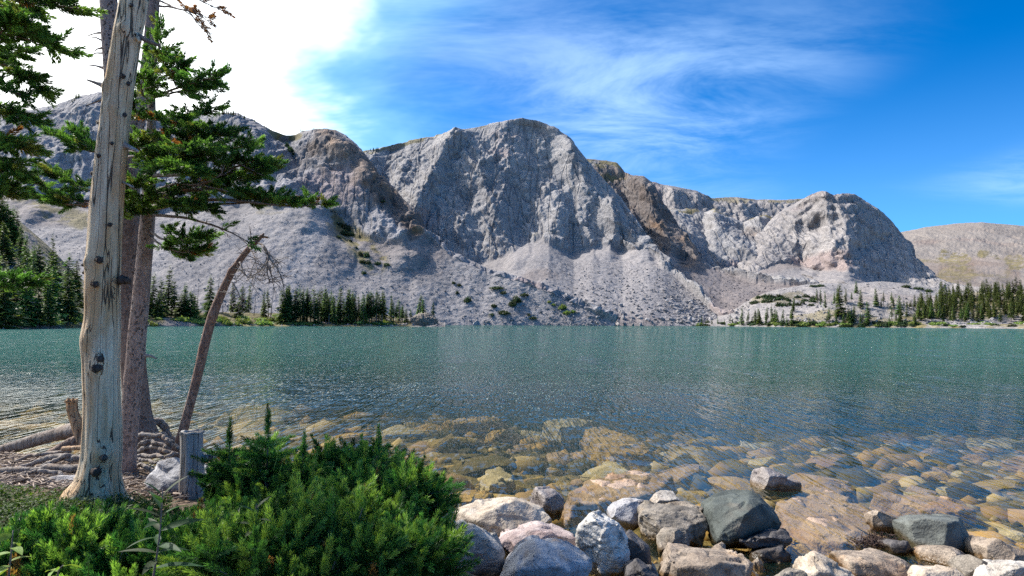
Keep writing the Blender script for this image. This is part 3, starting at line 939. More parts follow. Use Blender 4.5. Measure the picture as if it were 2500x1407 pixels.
# stand in the middle of the far shore
for i in range(88):
    x = RG.uniform(680, 882) if i < 60 else RG.uniform(888, 1008)
    y = 792 - abs(RG.normal(0, 5))
    top = np.interp(x, [680, 700, 740, 800, 850, 880, 890, 910, 940, 960, 985, 1008], [710, 690, 697, 698, 700, 722, 712, 704, 702, 722, 735, 750])
    p = surf('S', x, y)
    conifer(p, px_h(p, (y - top) * RG.uniform(0.72, 1.05)), 'tall slim conifer in the dense stand at the middle of the far shore', 'conifers of the middle stand', int(RG.choice([0, 2, 3, 5, 5])))
for x, y, h in ((1024, 782, 66), (1033, 784, 58), (1055, 786, 52), (1018, 784, 40)):
    p = surf('S', x, y)
    conifer(p, px_h(p, h), 'small conifer by the grey rock outcrop at the end of the stand', 'conifers at the rock outcrop', 0)
for x, y, h in ((740, 786, 82), (826, 788, 70), (868, 788, 62), (978, 790, 56), (795, 786, 75)):
    p = surf('S', x, y)
    dead_tree(p, px_h(p, h), 'bare grey dead trunk within the middle conifer stand', 'dead trunks in the middle stand')
# right shore: loose trees along the water and on the mounds
for i in range(86):
    r = RG.random()
    if r < 0.62:
        x = RG.choice([RG.uniform(1690, 1790), RG.uniform(1800, 1960), RG.uniform(1960, 2110), RG.uniform(2170, 2250)], p=[.12, .44, .3, .14])
        y = RG.uniform(786, 796)
        h = RG.uniform(22, 46) * (0.5 if x < 1790 else 1)
    else:
        x = RG.uniform(1930, 2260)
        y = np.interp(x, [1930, 1990, 2080, 2180, 2260], [760, 748, 745, 745, 765]) + RG.uniform(-12, 6)
        h = RG.uniform(16, 38)
    p = surf('Q', x, y)
    conifer(p, px_h(p, h), 'scattered slender conifer on the pale mounds of the right shore', 'conifers on the right mounds', int(RG.choice([0, 2, 3, 5])))
for x, y, h, wh in ((2050, 778, 90, 'the tallest of all'), (2102, 752, 50, 'on the crest of the knoll'), (2140, 748, 48, 'just right of the knoll crest'), (2090, 716, 32, 'alone on the rubble behind the knoll'), (2122, 792, 60, 'at the waterline below the knoll'), (2196, 768, 50, 'on the grassy right flank of the knoll'), (2045, 740, 42, 'behind the tallest one')):
    p = surf('Q', x, y)
    conifer(p, px_h(p, h), 'taller conifer on the right shore mounds, ' + wh, 'tall conifers on the right mounds', 0)
# the wood on the right: near trees one by one, the crowd behind them as one mass
far_parts, far_trunks = [], []
spots = []
for i in range(430):
    x = RG.uniform(2235, 2760)
    v = RG.random()
    lo = np.interp(x, [2235, 2300, 2400, 2500, 2760], [755, 732, 722, 716, 706])
    y = lo + (788 - lo) * v
    spots.append((x, y))
spots.sort(key=lambda q: -q[1] + (1000 if q[0] > 2520 else 0))
n_single = 0
for x, y in spots:
    p = surf('Q', x, y)
    h = px_h(p, RG.uniform(28, 52))
    if x < 2520 and n_single < 22 and N_TREES[0] < 400:
        conifer(p, h, 'dark conifer along the front of the dense wood on the right shore', 'front conifers of the right wood', int(RG.choice([0, 2, 3, 5])))
        n_single += 1
    else:
        k = int(RG.choice([0, 2, 3, 5]))
        s = h / CONH[k]
        me = CON[k][0]
        if not hasattr(me, '_x'):
            pass
        V = np.empty(len(me.vertices) * 3, np.float32)
        me.vertices.foreach_get('co', V)
        Fq = np.arange(len(me.vertices)).reshape(-1, 4)
        C4 = np.empty(len(me.vertices) * 4, np.float32)
        me.color_attributes['tint'].data.foreach_get('color', C4)
        keep = RG.random(len(Fq)) < 0.42
        V = V.reshape(-1, 4, 3)[keep]
        Cq = C4.reshape(-1, 4, 4)[keep][:, :, :3]
        cen = V.mean(1, keepdims=True)
        V = (cen + (V - cen) * 1.45).reshape(-1, 3)
        a = RG.uniform(0, 6.28)
        rot = np.array([[np.cos(a), -np.sin(a), 0], [np.sin(a), np.cos(a), 0], [0, 0, 1]])
        far_parts.append((V @ rot.T * s + p, np.arange(len(V)).reshape(-1, 4), Cq.reshape(-1, 3) * RG.uniform(0.6, 1.35)))
V, F, C = join(far_parts)
ob('far_wood', mesh_np('far_wood', V, F, False, C), M_FARLEAF, label='dense conifer wood rising behind the right shore', cat='wood', kind='stuff')
# trees on the skyline
for x, y, h in ((536, 279, 12), (542, 279, 16), (548, 279, 14), (553, 279, 18), (558, 280, 16), (564, 280, 15), (570, 281, 17), (576, 282, 13), (581, 283, 10), (588, 285, 8), (596, 290, 13), (622, 298, 10), (646, 312, 9), (651, 314, 8), (656, 317, 6), (735, 322, 10), (740, 322, 9), (766, 318, 6), (186, 242, 20), (191, 240, 22), (181, 246, 10), (176, 249, 8), (117, 264, 10), (98, 268, 6), (545, 281, 11), (567, 283, 12)):
    p = surf('L', x, y)
    conifer(p, px_h(p, h), 'tiny conifer silhouetted on the ridge of the left mountain', 'conifers on the left skyline', int(RG.choice([0, 2])))
for x, y, h in ((905, 369, 6), (912, 368, 8), (918, 367, 8), (922, 366, 7), (896, 371, 5)):
    p = surf('M', x, y)
    conifer(p, px_h(p, h), 'tiny conifer on the saddle left of the domed peak', 'conifers on the saddle', 4)
print('TREES', N_TREES[0])


# dark low bushes on the scree
def bush_mesh(seed, base=(0.040, 0.062, 0.026), n=420, leaf=0.13):
    g = np.random.default_rng(seed)
    d = g.normal(size=(n, 3))
    d[:, 2] = np.abs(d[:, 2]) * 0.8
    d /= np.linalg.norm(d, axis=1)[:, None]
    lump = 1 + 0.35 * fbm(d * 2.3 + seed, 2, seed)
    c = d * (g.uniform(0.45, 1.0, n) * lump)[:, None] * np.array([1, 1, 0.55])
    a = g.normal(size=(n, 3)) * leaf
    bv = np.cross(a, d + g.normal(size=(n, 3)) * .5) * 1.0
    bv = bv / (np.linalg.norm(bv, axis=1)[:, None] + 1e-6) * leaf * 0.7
    V, F = quads_from(c, a, bv)
    col = np.repeat(g.uniform(0.55, 1.5, n), 4)[:, None] * np.array(base)
    return mesh_np('bush', V, F, False, col)


BUSH = [bush_mesh(600 + i) for i in range(3)]
WILL = [bush_mesh(620 + i, (0.20, 0.25, 0.065), 520, 0.12) for i in range(3)]
for m_ in BUSH:
    m_.materials.append(M_FARLEAF)
for m_ in WILL:
    m_.materials.append(M_WILLOW)


def bush(key, x, y, wpx, hpx, label, group, kind=0):
    p = surf(key, x, y)
    src = (WILL if kind else BUSH)[int(RG.integers(0, 3))]
    o = ob('willow_bush' if kind else 'low_bush', src, None, label=label, cat='bush', group=group)
    s = p[1] / FPX
    o.location = [float(p[0]), float(p[1]), float(p[2] - 0.15 * hpx * s)]
    o.scale = (wpx * s / 2, wpx * s / 2 * 0.8, hpx * s * 1.4)
    o.rotation_euler = (0, 0, RG.uniform(0, 6.28))


for key, x, y, w, h in (('L', 830, 552, 22, 12), ('L', 845, 560, 26, 16), ('L', 838, 572, 30, 14), ('L', 858, 575, 22, 12), ('L', 826, 580, 14, 7), ('L', 880, 622, 16, 12), ('L', 896, 626, 18, 16), ('L', 884, 640, 22, 9), ('L', 900, 643, 18, 10), ('L', 924, 645, 20, 9), ('L', 945, 648, 18, 7), ('L', 888, 668, 20, 8), ('L', 870, 606, 10, 6), ('L', 935, 492, 14, 6), ('L', 700, 358, 14, 14), ('L', 708, 368, 18, 14), ('L', 716, 376, 10, 8), ('L', 855, 590, 12, 6)):
    bush(key, x, y, w, h, 'dark low bush on the scree below the left ridge', 'bushes on the left scree')
for x, y, w, h in ((1108, 693, 12, 8), (1120, 698, 14, 7), (1116, 716, 14, 7), (1142, 735, 22, 14), (1215, 705, 34, 7), (1228, 716, 20, 8), (1250, 745, 26, 14), (1262, 735, 34, 16), (1280, 722, 24, 8), (1230, 765, 34, 10), (1205, 748, 18, 9), (1201, 770, 14, 7), (1300, 778, 26, 6), (1290, 770, 12, 6)):
    bush('L', x, y, w, h, 'dark green bush on the scree slope above the middle shore', 'bushes on the middle scree')
for x, y, w, h in ((1372, 752, 26, 12), (1385, 765, 24, 10), (1398, 762, 18, 8), (1350, 745, 14, 6), (1340, 738, 12, 6)):
    bush('L', x, y, w, h, 'yellow green bush at the foot of the scree left of the boulder field', 'yellow bushes on the scree', 1)
for key, x, y, w, h in (('B', 1660, 708, 26, 12), (('B'), 1680, 714, 20, 10), ('B', 1692, 728, 30, 14), ('B', 1712, 738, 26, 12), ('B', 1730, 742, 20, 12), ('B', 1668, 736, 12, 6)):
    bush(key, x, y, w, h, 'dark juniper bush on the brown scree right of the peak', 'bushes on the right scree')
for x, y, w, h in [(RG.uniform(1835, 1990), RG.uniform(724, 748), RG.uniform(14, 26), RG.uniform(6, 12)) for _ in range(26)] + [(2000, 700, 26, 7), (1985, 700, 20, 6), (2210, 702, 30, 7), (2240, 706, 30, 7), (2265, 712, 24, 8)]:
    bush('Q', x, y, w, h, 'dark krummholz clump on the pale rubble of the right shore', 'krummholz on the rubble')
for i in range(64):
    x = RG.uniform(-30, 215) if i < 20 else (RG.uniform(350, 700) if i < 50 else RG.uniform(700, 1000))
    y = RG.uniform(770, 793) if i < 50 else RG.uniform(788, 793)
    bush('S', x, y, RG.uniform(22, 54) * (1.5 if x < 215 else 1), RG.uniform(7, 15) * (1.5 if x < 215 else 1) * (0.7 if x > 700 else 1), 'bright green willow bush on the flat left shore', 'willow bushes on the left shore', 1)
for i in range(90):
    x = RG.uniform(1700, 2560)
    bush('Q', x, RG.uniform(788, 797), RG.uniform(16, 36), RG.uniform(4, 9), 'low shoreline bush under the right shore trees', 'bushes along the right shore', int(RG.random() < 0.5))


# rubble: thousands of scree stones
def stone_lumps(seed, n=10):
    out = []
    g = np.random.default_rng(seed)
    bm = bmesh.new()
    bmesh.ops.create_icosphere(bm, subdivisions=1, radius=1.0)
    V0 = np.array([v.co[:] for v in bm.verts])
    F0 = np.array([[v.index for v in f.verts] for f in bm.faces])
    bm.free()
    for k in range(n):
        pl = g.normal(size=(9, 3))
        pl /= np.linalg.norm(pl, axis=1)[:, None]
        hgt = g.uniform(0.55, 1.0, 9)
        dn = V0 @ pl.T
        r = np.min(np.where(dn > 0.05, hgt / np.maximum(dn, 0.05), 9.0), axis=1)
        r = np.minimum(r, 1.3)
        out.append((V0 * r[:, None] * g.uniform(0.65, 1.2, 3), F0))
    return out


LUMPS = stone_lumps(700)
M_STONEFAR, t, b = material('scree_stone')
vc = t.node('ShaderNodeVertexColor', {'layer_name': 'tint'}).outputs[0]
pos = t.node('ShaderNodeNewGeometry').outputs['Position']
t.set(b.inputs['Base Color'], t.mix(1.0, vc, t.mix(t.noise(pos, 1.4, 3.0), (0.75, 0.75, 0.75), (1.2, 1.2, 1.2)), 'MULTIPLY'))


def scatter(name, label, key, n, xr, yr, size, bias=1.0, tint=(1, 1, 1), seed=0, keep=None):
    g = np.random.default_rng(seed)
    V, Wt, _ = SURF[key]
    P = V.reshape(-1, 3)
    w = Wt.reshape(-1)
    x, y = project(P)
    sel = np.where((x > xr[0]) & (x < xr[1]) & (y > yr[0]) & (y < yr[1]) & (w < 0.4) & (P[:, 2] > 0.1))[0]
    if keep is not None:
        sel = sel[keep(x[sel], y[sel])]
    idx = g.choice(sel, n)
    parts = []
    fy = (y[idx] - yr[0]) / (yr[1] - yr[0])
    s = size[0] * (size[1] / size[0]) ** np.clip(g.random(n) ** 2.6 * (0.35 + 0.65 * fy ** bias), 0, 1)
    Q = P[idx] + g.normal(0, 0.7, (n, 3)) * np.array([1, 1, 0.0])
    rv = g.random(n)
    for v in range(len(LUMPS)):
        m = np.where((np.arange(n) % len(LUMPS)) == v)[0]
        if not len(m):
            continue
        V0, F0 = LUMPS[v]
        a = g.uniform(0, 6.28, len(m))
        ca, sa = np.cos(a), np.sin(a)
        L = V0[None] * s[m][:, None, None]
        X = np.stack([L[..., 0] * ca[:, None] - L[..., 1] * sa[:, None], L[..., 0] * sa[:, None] + L[..., 1] * ca[:, None], L[..., 2] * 0.8], -1) + Q[m][:, None]
        Fm = (F0[None] + (np.arange(len(m)) * len(V0))[:, None, None]).reshape(-1, 3)
        cc = np.repeat((lerp(TALUS_A * 0.85, TALUS_B * 1.15, rv[m]) * np.array(tint)), len(V0), 0)
        parts.append((X.reshape(-1, 3), Fm, cc))
    A, B, C = join(parts)
    ob(name, mesh_np(name, A, B, False, C), M_STONEFAR, label=label, cat='rubble', kind='stuff')


scatter('scree_stones', 'grey scree stones covering the slope below the left mountain', 'L', 4500, (-60, 1000), (520, 790), (0.2, 1.35), 1.2, seed=1)
scatter('scree_stones', 'pale scree stones on the slope below the domed peak', 'L', 1600, (1000, 1480), (600, 796), (0.2, 1.3), 1.2, seed=2)
scatter('scree_stones', 'large pale blocks of the boulder field at the middle shore', 'M', 4200, (1330, 1780), (640, 797), (0.25, 2.6), 0.8, (0.98, 0.98, 0.97), seed=3)
scatter('scree_stones', 'brown scree stones below the brown buttress', 'B', 1500, (1600, 1900), (640, 790), (0.35, 1.8), 1.0, (0.8, 0.76, 0.74), seed=4)
scatter('scree_stones', 'white rubble on the mounds of the right shore', 'Q', 3600, (1780, 2560), (686, 792), (0.22, 1.3), 0.3, (0.98, 0.98, 0.96), seed=5)
scatter('scree_stones', 'pale stones lining the left far waterline', 'S', 700, (-40, 1080), (788, 812), (0.15, 0.9), 0.3, (1.0, 1.0, 1.0), seed=6)
# ------------------------------------------------------------------ foreground rocks
def rock_material(name, ca, cb, stain=(0.30, 0.19, 0.10), stain_amt=0.35, streak=0.0, speck=0.4, vein=0.0, gloss=0.75, wet=True, scale=1.0):
    m, t, b = material(name)
    geo = t.node('ShaderNodeNewGeometry')
    pos = geo.outputs['Position']
    loc = t.node('ShaderNodeVectorMath', {'operation': 'ADD'})
    t.set(loc.inputs[0], pos)
    t.set(loc.inputs[1], t.vmath('SCALE', t.node('ShaderNodeCombineXYZ', None, X=t.node('ShaderNodeObjectInfo').outputs['Random'], Y=0.3, Z=0.7).outputs[0]))
    loc.inputs[1].links[0].from_node.inputs[3].default_value = 37.0
    p = loc.outputs[0]
    n1 = t.noise(p, 5.5 * scale, 5.0, 0.62, 0.3)
    n2 = t.noise(p, 70.0 * scale, 2.0, 0.6)
    n3 = t.noise(p, 2.6 * scale, 3.0, 0.55, 0.6)
    c = t.mix(t.ramp(n1, 0.30, 0.70), ca, cb)
    if streak:
        st = t.noise(t.mapv(p, (3, 3, 34), (0.5, 0.35, 0.2)), 1.6 * scale, 4.0, 0.6, 0.8)
        c = t.mix(t.math('MULTIPLY', t.ramp(st, 0.38, 0.66), streak), c, tuple(0.42 * v for v in ca))
    c = t.mix(t.math('MULTIPLY', t.ramp(n3, 0.52, 0.70), stain_amt), c, stain)
    if vein:
        vn = t.math('ABSOLUTE', t.math('SUBTRACT', t.noise(t.mapv(p, (1, 1, 2.2), (0.3, 0.8, 0.1)), 3.4 * scale, 4.0, 0.6, 1.2), 0.5))
        c = t.mix(t.math('MULTIPLY', t.ramp(vn, 0.03, 0.004), vein), c, (0.05, 0.045, 0.04))
    c = t.mix(t.math('MULTIPLY', t.ramp(n2, 0.56, 0.72), speck), c, tuple(0.35 * v for v in ca))
    c = t.mix(t.math('MULTIPLY', t.ramp(n2, 0.44, 0.30), speck * 0.6), c, tuple(min(0.85, 1.35 * v) for v in cb))
    rough = gloss
    if wet:
        z = t.node('ShaderNodeSeparateXYZ', None, Vector=pos).outputs[2]
        wl = t.ramp(t.math('ADD', z, t.math('MULTIPLY', t.math('SUBTRACT', n1, 0.5), 0.09)), 0.075, 0.025)
        c = t.mix(wl, c, t.mix(1.0, c, (0.52, 0.40, 0.24), 'MULTIPLY'))
        rough = t.math('SUBTRACT', gloss, t.math('MULTIPLY', wl, gloss - 0.25))
    t.set(b.inputs['Base Color'], c)
    t.set(b.inputs['Roughness'], rough)
    hh = t.math('ADD', t.math('MULTIPLY', n1, 1.0), t.math('MULTIPLY', n2, 0.16))
    t.set(b.inputs['Normal'], t.bump(hh, 0.75, 0.045 / scale))
    return m


RM = {
    'bright': rock_material('rock_bright', (0.44, 0.41, 0.37), (0.70, 0.67, 0.62), (0.30, 0.24, 0.19), 0.25, 0.35, 0.25, 0.6),
    'white': rock_material('rock_white', (0.31, 0.275, 0.24), (0.53, 0.49, 0.44), (0.42, 0.28, 0.18), 0.30, 0.12, 0.25, 0.5),
    'tanwhite': rock_material('rock_cream', (0.32, 0.255, 0.19), (0.57, 0.49, 0.40), (0.34, 0.23, 0.15), 0.35, 0.0, 0.45, 0.25),
    'pink': rock_material('rock_pink', (0.31, 0.23, 0.215), (0.50, 0.42, 0.395), (0.30, 0.13, 0.11), 0.45, 0.1, 0.55, 0.3),
    'blue': rock_material('rock_blue_grey', (0.24, 0.245, 0.27), (0.43, 0.435, 0.46), (0.36, 0.21, 0.11), 0.75, 0.0, 0.25, 0.4),
    'grey': rock_material('rock_grey', (0.15, 0.13, 0.108), (0.34, 0.295, 0.245), (0.30, 0.21, 0.13), 0.35, 0.55, 0.6, 0.3),
    'tan': rock_material('rock_tan', (0.195, 0.15, 0.115), (0.40, 0.325, 0.255), (0.40, 0.24, 0.13), 0.45, 0.25, 0.55, 0.55),
    'dark': rock_material('rock_dark', (0.055, 0.05, 0.05), (0.15, 0.135, 0.13), (0.16, 0.11, 0.07), 0.3, 0.4, 0.5),
    'green': rock_material('rock_green', (0.040, 0.048, 0.045), (0.105, 0.118, 0.108), (0.20, 0.155, 0.12), 0.55, 0.15, 0.35),
    'black': rock_material('rock_charcoal', (0.075, 0.08, 0.075), (0.16, 0.17, 0.155), (0.13, 0.12, 0.09), 0.3, 0.0, 0.5, 0.2),
    'purple': rock_material('rock_plum_grey', (0.16, 0.135, 0.13), (0.36, 0.32, 0.30), (0.12, 0.09, 0.09), 0.5, 0.2, 0.7),
    'lilac': rock_material('rock_lilac_grey', (0.24, 0.235, 0.25), (0.44, 0.43, 0.44), (0.30, 0.24, 0.20), 0.35, 0.25, 0.35, 0.35),
}


def remesh_points(clouds, voxel):
    bm = bmesh.new()
    for pts in clouds:
        vs = [bm.verts.new([float(c) for c in p]) for p in pts]
        bmesh.ops.convex_hull(bm, input=vs)
    bmesh.ops.delete(bm, geom=[v for v in bm.verts if not v.link_faces], context='VERTS')
    bmesh.ops.recalc_face_normals(bm, faces=bm.faces)
    me = bpy.data.meshes.new('tmp')
    bm.to_mesh(me)
    bm.free()
    o = bpy.data.objects.new('tmp', me)
    COL.objects.link(o)
    md = o.modifiers.new('r', 'REMESH')
    md.mode = 'VOXEL'
    md.voxel_size = voxel
    dg = bpy.context.evaluated_depsgraph_get()
    ev = bpy.data.meshes.new_from_object(o.evaluated_get(dg))
    bpy.data.objects.remove(o)
    bpy.data.meshes.remove(me)
    return ev


def rough_mesh(me, amp, freq, seed, layers=0.0, smooth_n=0, cuts=0):
    n = len(me.vertices)
    V = np.empty(n * 3, np.float32)
    me.vertices.foreach_get('co', V)
    V = V.reshape(-1, 3).astype(float)
    E = np.empty(len(me.edges) * 2, np.int32)
    me.edges.foreach_get('vertices', E)
    E = E.reshape(-1, 2)
    deg = np.bincount(E.ravel(), minlength=n).astype(float)[:, None]
    for _ in range(smooth_n):
        S = np.zeros_like(V)
        np.add.at(S, E[:, 0], V[E[:, 1]])
        np.add.at(S, E[:, 1], V[E[:, 0]])
        V = V * 0.4 + 0.6 * S / np.maximum(deg, 1)
    gq = np.random.default_rng(seed + 3)
    ctr = (V.max(0) + V.min(0)) / 2
    for _ in range(cuts):                       # broken faces
        nn = gq.normal(size=3) + np.array([0, -0.25, 0.15])
        nn /= np.linalg.norm(nn)
        pr = (V - ctr) @ nn
        V = V - nn * np.maximum(0, pr - pr.max() * gq.uniform(0.70, 0.90))[:, None]
    me.vertices.foreach_set('co', V.astype(np.float32).ravel())
    me.update()
    N = np.empty(n * 3, np.float32)
    me.vertex_normals.foreach_get('vector', N)
    N = N.reshape(-1, 3)
    d = fbm(V * freq, 4, seed, 0.5) * amp
    f1, f2, cid, tl = worley(V * freq * 1.3 + seed, seed)
    d += tl * amp * 1.5 + (cid - .5) * amp * 0.25
    d += ridged(V * freq * 2.6, 3, seed + 5) * amp * 0.22
    if layers:
        q = V @ np.array([0.25, -0.2, 0.95]) + fbm(V * 4, 3, seed) * 0.05
        s = np.abs(((q / 0.045) % 1.0) - 0.5) * 2
        d -= layers * sstep(0.55, 1.0, s)
    V = V + N * d[:, None]
    me.vertices.foreach_set('co', V.astype(np.float32).ravel())
    me.polygons.foreach_set('use_smooth', np.ones(len(me.polygons), bool))
    me.update()
    return me


def hero_rock(name, label, mat_key, Y0, outline, front=(), thick=0.35, sink=0.0, voxel=0.013, amp=0.014, layers=0.0, extra=(), cat='rock', cuts=9):
    """boulder from its outline at distance Y0 (each point may carry a depth offset), front points and a real back"""
    pts = []
    ys = [q[1] for q in outline]
    y0, y1 = min(ys), max(ys)
    for q in outline:
        dy = q[2] if len(q) > 2 else -0.30 * thick * (q[1] - y0) / max(1.0, y1 - y0)
        pts.append(at(q[0], q[1], Y0 + dy))
    pts = np.array(pts)
    c = pts.mean(0)
    backp = c + (pts - c) * np.array([0.82, 1, 0.80])
    backp[:, 1] = Y0 + thick * 0.75
    backp[:, 2] -= 0.04
    low = pts.copy()
    low[:, 1] += thick * 0.25
    low[:, 2] = np.minimum(low[:, 2], pts[:, 2].min() - sink)
    fr = np.array([at(a, b_, Y0 + d) for a, b_, d in front]).reshape(-1, 3)
    cl = [np.vstack([pts, backp, c + (low - c) * np.array([0.85, 0.8, 1]), fr])]
    for ex in extra:
        e = np.array([at(a, b_, Y0 + d) for a, b_, d in ex])
        e2 = e.copy()
        e2[:, 1] += thick * 0.6
        cl.append(np.vstack([e, e2]))
    me = remesh_points(cl, voxel)
    rough_mesh(me, amp, 4.5, abs(hash(label)) % 97 if False else sum(map(ord, label)) % 97, layers, cuts=cuts)
    return ob(name, me, RM[mat_key], label=label, cat=cat, kind='thing')


hero_rock('boulder', 'big rounded cream boulder with sunlit white top and shaded tan front beside the fir', 'tanwhite', 5.55,
          [(1109, 1251, .1), (1145, 1229, .25), (1165, 1233, .2), (1205, 1222, .25), (1235, 1216, .25), (1273, 1219, .2), (1317, 1233, .12), (1338, 1255, 0), (1352, 1276, -.05), (1350, 1293, -.12), (1282, 1302, -.2), (1214, 1320, -.25), (1192, 1309, -.2), (1125, 1275, -.02)],
          [(1163, 1269, -.16), (1190, 1250, -.14), (1230, 1236, -.12), (1268, 1226, -.08), (1240, 1290, -.26)], 0.55, 0.15, cuts=4)
hero_rock('boulder', 'small plum grey boulder standing in the water behind the cream boulder', 'purple', 6.12,
          [(1293, 1220), (1300, 1200), (1310, 1190), (1322, 1188), (1344, 1189), (1360, 1204), (1381, 1224), (1371, 1240), (1347, 1256), (1331, 1250), (1305, 1240)], [(1318, 1208, -.16), (1345, 1222, -.17)], 0.3, 0.1, amp=0.02)
hero_rock('boulder', 'low pink and white boulder between the cream and the blue grey boulders', 'pink', 5.0,
          [(1209, 1322), (1240, 1302), (1275, 1294), (1300, 1289), (1325, 1287), (1350, 1297), (1385, 1310), (1411, 1320), (1411, 1340), (1330, 1370), (1240, 1392), (1222, 1385), (1217, 1350)], [(1290, 1320, -.2), (1350, 1325, -.16)], 0.45, 0.12, amp=0.018)
hero_rock('boulder', 'white angular boulder half hidden by the right end of the fir', 'white', 4.72,
          [(1070, 1310), (1100, 1288), (1125, 1271), (1160, 1270), (1182, 1292), (1208, 1322), (1222, 1348), (1226, 1385), (1222, 1430), (1080, 1440), (1060, 1370)], [(1150, 1330, -.22), (1190, 1365, -.24), (1120, 1330, -.2)], 0.5, 0.15, amp=0.016)
hero_rock('boulder', 'blue grey boulder with rust brown stains at the bottom edge', 'blue', 4.28,
          [(1215, 1425), (1235, 1388), (1256, 1358), (1288, 1332), (1308, 1320), (1328, 1325), (1345, 1336), (1452, 1415), (1460, 1460), (1210, 1465)], [(1310, 1352, -.16), (1370, 1385, -.2), (1270, 1390, -.2)], 0.45, 0.12, amp=0.012,
          extra=[[(1340, 1345, 0), (1372, 1338, 0), (1395, 1331, 0), (1425, 1340, 0), (1442, 1370, -.02), (1456, 1415, -.05), (1400, 1440, -.15), (1340, 1430, -.1), (1390, 1365, -.12)]])
hero_rock('boulder', 'tall pointed white boulder with grey veins standing on end', 'bright', 4.75,
          [(1411, 1300), (1415, 1269), (1423, 1242), (1434, 1230), (1450, 1235), (1483, 1251), (1517, 1282), (1539, 1316), (1542, 1335), (1536, 1420), (1450, 1425), (1430, 1345), (1413, 1330)], [(1447, 1262, -.12), (1470, 1300, -.16), (1490, 1345, -.2), (1455, 1330, -.18)], 0.4, 0.1, amp=0.02, layers=0.008)
hero_rock('boulder', 'dark wedge of rock leaning against the tall white boulder', 'dark', 4.85,
          [(1494, 1266, .2), (1530, 1284, .1), (1560, 1306, .05), (1586, 1328, 0), (1603, 1366, -.1), (1582, 1376, -.15), (1532, 1385, -.15), (1528, 1320, -.1)], [(1545, 1325, -.16)], 0.3, 0.1, amp=0.014)
hero_rock('rock', 'small dark rock with a white tip at the bottom edge', 'dark', 4.42, [(1530, 1385), (1545, 1372), (1559, 1364), (1585, 1380), (1603, 1393), (1620, 1420), (1533, 1440)], [(1560, 1385, -.1)], 0.22, 0.08, voxel=0.009)
hero_rock('rock', 'flat lilac grey rock awash between the white boulders', 'lilac', 5.78, [(1486, 1252), (1506, 1238), (1539, 1224), (1580, 1222), (1584, 1250), (1561, 1266), (1548, 1278), (1517, 1272)], [], 0.4, 0.1)
hero_rock('rock', 'small white capped rock with a dark end behind the striped boulder', 'white', 6.35, [(1586, 1228), (1592, 1210), (1603, 1204), (1626, 1195), (1648, 1199), (1662, 1209), (1672, 1230), (1630, 1236)], [(1640, 1212, -.1)], 0.25, 0.1, voxel=0.011, amp=0.01)
hero_rock('boulder', 'wide grey boulder with dark diagonal stripes left of the green boulder', 'grey', 5.5,
          [(1562, 1268, -.1), (1569, 1248, 0), (1586, 1229, .25), (1630, 1225, .3), (1672, 1227, .3), (1712, 1242, .2), (1738, 1258, .1), (1742, 1286, -.05), (1754, 1325, -.2), (1700, 1328, -.25), (1656, 1306, -.25), (1610, 1297, -.2), (1580, 1290, -.2)], [(1640, 1262, -.12), (1690, 1290, -.24), (1600, 1262, -.12)], 0.55, 0.15, amp=0.02, layers=0.006)
hero_rock('boulder', 'large dark green boulder with a lit left face and black right face', 'green', 5.35,
          [(1736, 1248, 0), (1740, 1230, .08), (1752, 1214, .15), (1776, 1198, .2), (1800, 1194, .2), (1834, 1200, .18), (1854, 1212, .12), (1866, 1228, .08), (1898, 1256, .05), (1912, 1278, 0), (1900, 1294, -.05), (1840, 1314, -.15), (1776, 1328, -.22), (1754, 1322, -.2), (1738, 1282, -.08)],
          [(1778, 1312, -.3), (1800, 1280, -.28), (1822, 1253, -.26), (1838, 1240, -.2), (1858, 1234, -.1)], 0.55, 0.1, amp=0.009, cuts=2)
hero_rock('slab', 'black layered slab wedged under the green boulder', 'dark', 5.08,
          [(1797, 1334), (1820, 1324), (1856, 1310), (1890, 1298), (1908, 1295), (1928, 1308), (1934, 1322), (1880, 1342), (1840, 1350), (1810, 1346)], [(1870, 1325, -.12)], 0.35, 0.02, amp=0.018, layers=0.010,
          extra=[[(1915, 1303, .1), (1946, 1306, .1), (1949, 1318, .05), (1925, 1326, .05)]])
hero_rock('boulder', 'broad flat tan boulder with orange patches at the bottom edge', 'tan', 4.55,
          [(1606, 1340), (1620, 1322, .25), (1672, 1327, .25), (1736, 1338, .22), (1800, 1346, .18), (1842, 1367, .08), (1850, 1384), (1852, 1440), (1640, 1445), (1618, 1372)], [(1700, 1350, -.02), (1760, 1372, -.14), (1660, 1375, -.16)], 0.5, 0.12, amp=0.014)
hero_rock('rock', 'rugged grey rock in the gap below the striped boulder', 'grey', 5.1, [(1608, 1314), (1625, 1296), (1655, 1290), (1680, 1306), (1694, 1326), (1650, 1334), (1612, 1330)], [(1650, 1306, -.1)], 0.22, 0.1, voxel=0.01, amp=0.02)
hero_rock('stone', 'little pointed brown stone at the foot of the green boulder', 'tan', 5.0, [(1742, 1344), (1752, 1330), (1764, 1321), (1776, 1334), (1776, 1346)], [], 0.12, 0.1, voxel=0.008, amp=0.006)
hero_rock('rock', 'wet black rock in the shadow under the layered slab', 'dark', 4.95, [(1836, 1356), (1870, 1345), (1920, 1330), (1942, 1360), (1948, 1390), (1900, 1400), (1850, 1385)], [], 0.3, 0.1, amp=0.02)
hero_rock('stone', 'small brown stone between the tan boulder and the wet black rock', 'tan', 4.75, [(1843, 1376), (1856, 1362), (1866, 1374), (1872, 1400), (1850, 1410)], [], 0.14, 0.06, voxel=0.008, amp=0.006)
hero_rock('rock', 'grey rock cut by the bottom edge left of the pale pointed rock', 'grey', 4.32, [(1900, 1420), (1912, 1402), (1928, 1393), (1958, 1387), (1970, 1400), (1980, 1440), (1900, 1445)], [], 0.25, 0.1)
